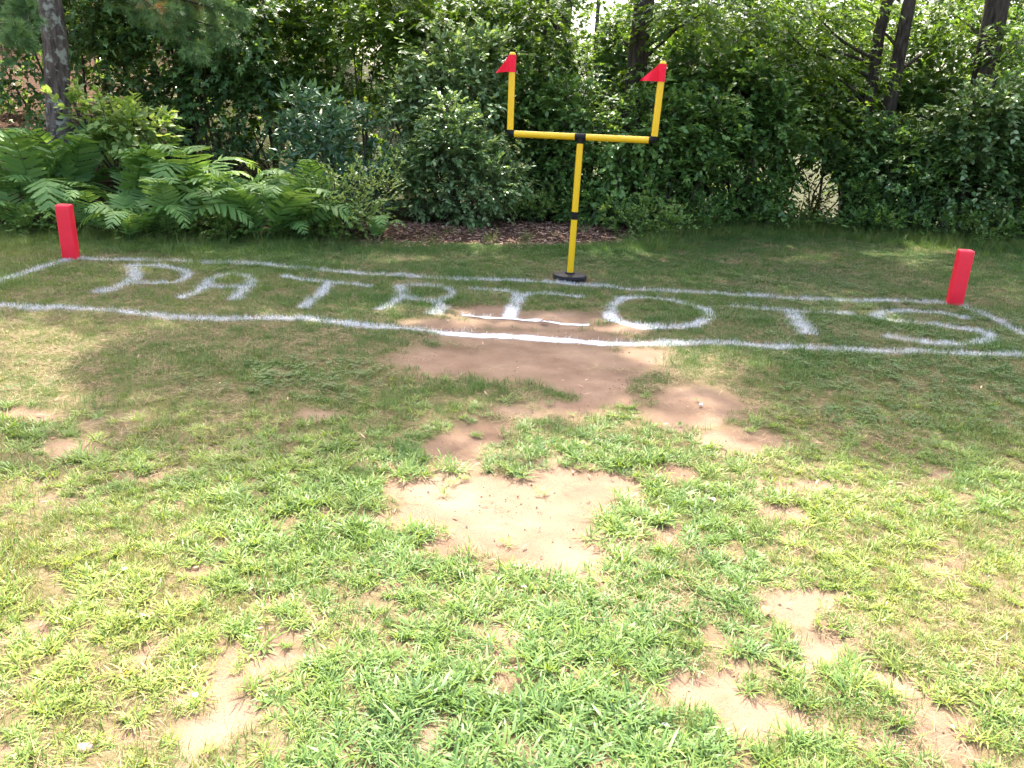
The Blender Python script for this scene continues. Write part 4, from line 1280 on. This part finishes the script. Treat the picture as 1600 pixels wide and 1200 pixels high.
# ------------------------------------------------------------------ mulch bed, fallen leaves and small litter
M['chip'] = leaf_mat('bark_chip', [(0, (.13, .065, .042)), (.5, (.34, .20, .135)), (1, (.56, .39, .29))], 0.0, (1, 1, 1), rough=.9, spec=.1)
rc = np.random.default_rng(88)
n = 7500
x = rc.uniform(-2.3, 1.6, n)
y = edge_y(x) + rc.uniform(-.22, 1.5, n) + (noise2(x * 2.5, x * 0, 3.) - .5) * .3
mb = MB()
yw = rc.random(n) * 6.283
D = np.stack([np.cos(yw), np.sin(yw), rc.normal(0, .15, n)], -1)
N_ = nrm(np.stack([rc.normal(0, .3, n), rc.normal(0, .3, n), np.ones(n)], -1))
leaves(mb, np.stack([x, y, gz(x, y) + rc.uniform(.002, .03, n)], -1), D, N_, rc.uniform(.02, .09, n), rc.uniform(.006, .02, n), rc.random(n), 'lance')
set_props(mb.build('mulch_chips', M['chip']), 'reddish brown bark mulch chips spread under the bush behind the goal', None, None, 'stuff')
n = 3000
x = rc.uniform(-9, -2.3, n)
y = edge_y(x) + rc.uniform(-.05, 5, n)
mb = MB()
yw = rc.random(n) * 6.283
leaves(mb, np.stack([x, y, gz(x, y) + rc.uniform(.002, .03, n)], -1), np.stack([np.cos(yw), np.sin(yw), 0 * yw], -1), nrm(np.stack([rc.normal(0, .3, n), rc.normal(0, .3, n), np.ones(n)], -1)),
       rc.uniform(.04, .12, n), rc.uniform(.01, .04, n), rc.random(n), 'lance')
set_props(mb.build('leaf_litter', M['chip']), 'reddish pine needles and leaf litter on the wooded bank', None, None, 'stuff')

n = 26000
x = rc.uniform(-13, 13, n)
y = edge_y(x) + .7 + 13 * rc.random(n) ** 1.4
k = (x > -5.5 - .25 * (y - 9)) & (fbm2(x * .8, y * .8, 41.) > .36) & ~((x > -1.9) & (x < 1.3) & (y < edge_y(x) + 1.6))
x, y = x[k], y[k]
n = len(x)
mb = MB()
yw = rc.random(n) * 6.283
hh = rc.random(n) ** 1.5 * .38 * sstep(.3, .6, fbm2(x * 1.7, y * 1.7, 47.) + .1)
k = gap_keep(np.stack([x, y, gz(x, y) + hh], -1), rc, GAPS[:2]) | (hh < .12)
leaves(mb, np.stack([x, y, gz(x, y) + hh + .02], -1)[k], np.stack([np.cos(yw), np.sin(yw), rc.normal(-.1, .3, n)], -1)[k], nrm(np.stack([rc.normal(0, .35, n), rc.normal(-.15, .35, n), np.ones(n)], -1))[k],
       rc.uniform(.06, .13, n)[k], rc.uniform(.04, .08, n)[k], np.clip(rc.normal(.4, .25, n), 0, 1)[k], 'ovate')
set_props(mb.build('undergrowth', M['dark']), 'low leafy undergrowth covering the floor of the woods', None, None, 'stuff')

n = 60000
x, y = rc.uniform(-3.2, 3.2, n), rc.uniform(1.3, 6.6, n)
b, _, _ = lawn_fields(x, y)
k = rc.random(n) < b * (.12 + .6 * sstep(.45, .7, fbm2(x * 3, y * 3, 23.)))
x, y = x[k], y[k]
n = len(x)
O = np.array([[1, 0, 0], [-1, 0, 0], [0, 1, 0], [0, -1, 0], [0, 0, 1], [0, 0, -.4]], float)
r = (.0016 + .0045 * rc.random(n) ** 5)
V = np.stack([x, y, gz(x, y) - .012 + .003], -1)[:, None, :] + O[None] * r[:, None, None] * rc.uniform(.6, 1.3, (n, 6, 1))
F8 = np.array([[0, 2, 4], [2, 1, 4], [1, 3, 4], [3, 0, 4], [2, 0, 5], [1, 2, 5], [3, 1, 5], [0, 3, 5]])
mb = MB().add(V.reshape(-1, 3), (np.arange(n)[:, None, None] * 6 + F8[None]).reshape(-1, 3), np.repeat(rc.random(n), 6))
M['crumb'] = leaf_mat('soil_crumb', [(0, (.10, .065, .042)), (.5, (.17, .115, .075)), (1, (.34, .26, .19))], 0.0, (1, 1, 1), rough=.95, spec=.1)
set_props(mb.build('soil_crumbs', M['crumb'], None, False), 'small crumbs and grit of earth on the bare patches', None, None, 'stuff')
n = 900
x, y = rc.uniform(-4, 4, n), rc.uniform(1.4, 8.5, n)
yw = rc.random(n) * 6.283
mb = MB()
leaves(mb, np.stack([x, y, gz(x, y) + .002], -1), np.stack([np.cos(yw), np.sin(yw), rc.normal(0.05, .1, n)], -1), nrm(np.stack([rc.normal(0, .4, n), rc.normal(0, .4, n), np.ones(n)], -1)), rc.uniform(.015, .06, n), rc.uniform(.003, .012, n), rc.random(n), 'lance')
set_props(mb.build('lawn_debris', M['chip']), 'bits of brown leaf and twig scattered over the lawn', None, None, 'stuff')

def dead_leaf(px, py, L, yaw_, label, mat):
    b0 = gnd(px, py)
    n = 7
    u = np.linspace(0, 1, n)
    half = np.array([.05, .55, .85, .8, .55, .3, .02]) * L * .32
    mb = MB()
    V = []
    for i in range(n):
        zc_ = .006 + L * .16 * math.sin(u[i] * 3.0)
        V += [[L * (u[i] - .5), -half[i], zc_ + half[i] * .5], [L * (u[i] - .5), 0, zc_], [L * (u[i] - .5), half[i], zc_ + half[i] * .35]]
    f = []
    for i in range(n - 1):
        for j in (0, 1):
            f.append([3 * i + j, 3 * i + j + 1, 3 * i + 4 + j, 3 * i + 3 + j])
    mb.add(V, f, .6)
    o = mb.build('fallen_leaf', mat)
    o.location = b0
    o.rotation_euler = (0, 0, yaw_)
    set_props(o, label, 'leaf', 'fallen leaves on the lawn')
M['pale'] = solid_mat('bleached_leaf', (.46, .41, .33), .8, .2, .1, 50)
M['tanleaf'] = solid_mat('tan_leaf', (.33, .17, .09), .8, .2, .2, 50)
dead_leaf(222, 968, .042, .5, 'bleached white scrap of leaf in the grass at the lower left', M['pale'])
dead_leaf(196, 893, .034, 2.2, 'pale leaf scrap in the left foreground above the white one', M['pale'])
dead_leaf(1196, 958, .06, 1.2, 'curled tan leaf on the bare dirt patch at the lower right', M['tanleaf'])
dead_leaf(1112, 784, .04, 2.6, 'pale leaf on dirt right of the bare patch', M['pale'])
dead_leaf(996, 822, .04, .3, 'small russet leaf on the right end of the bare patch', M['tanleaf'])
dead_leaf(851, 505, .09, -.3, 'dark curled leaf beside the bottom bar of the I', M['tanleaf'])
def pebble(px, py, r, label, c):
    b0 = gnd(px, py)
    rng = np.random.default_rng(int(px))
    mb = MB()
    V, seg, rings = [], 10, 6
    for i in range(rings + 1):
        a = math.pi * i / rings
        for j in range(seg):
            t = 6.283 * j / seg
            V.append([r * math.sin(a) * math.cos(t) * 1.4, r * math.sin(a) * math.sin(t), r * .7 * math.cos(a) + r * .35])
    V = np.array(V) * (1 + .12 * (noise3(np.array(V)[:, 0] / r * 1.3 + px, np.array(V)[:, 1] / r * 1.3, np.array(V)[:, 2] / r * 1.3) - .5)[:, None] * 2)
    i = np.arange(rings)[:, None] * seg
    j = np.arange(seg)[None, :]
    mb.add(V, np.stack([i + j, i + seg + j, i + seg + (j + 1) % seg, i + (j + 1) % seg], -1).reshape(-1, 4))
    o = mb.build('pebble', c)
    o.location = b0
    o.rotation_euler = (0, 0, rng.random() * 3)
    set_props(o, label, 'pebble', 'pebbles on the lawn')
M['stone'] = solid_mat('tan_stone', (.36, .25, .18), .85, .2, .2, 60, .3, 200)
M['palestone'] = solid_mat('pale_stone', (.62, .58, .54), .85, .2, .15, 60, .3, 200)
pebble(133, 1172, .016, 'tan pebble on dirt at the bottom left corner', M['stone'])
pebble(305, 1088, .008, 'small white pebble on dirt in the lower left', M['palestone'])
pebble(1040, 1135, .009, 'small white pebble in the grass at the lower right', M['palestone'])
pebble(818, 918, .008, 'tiny white pebble in the grass below the bare patch', M['palestone'])
pebble(1095, 633, .011, 'white pebble on the dirt right of centre', M['palestone'])
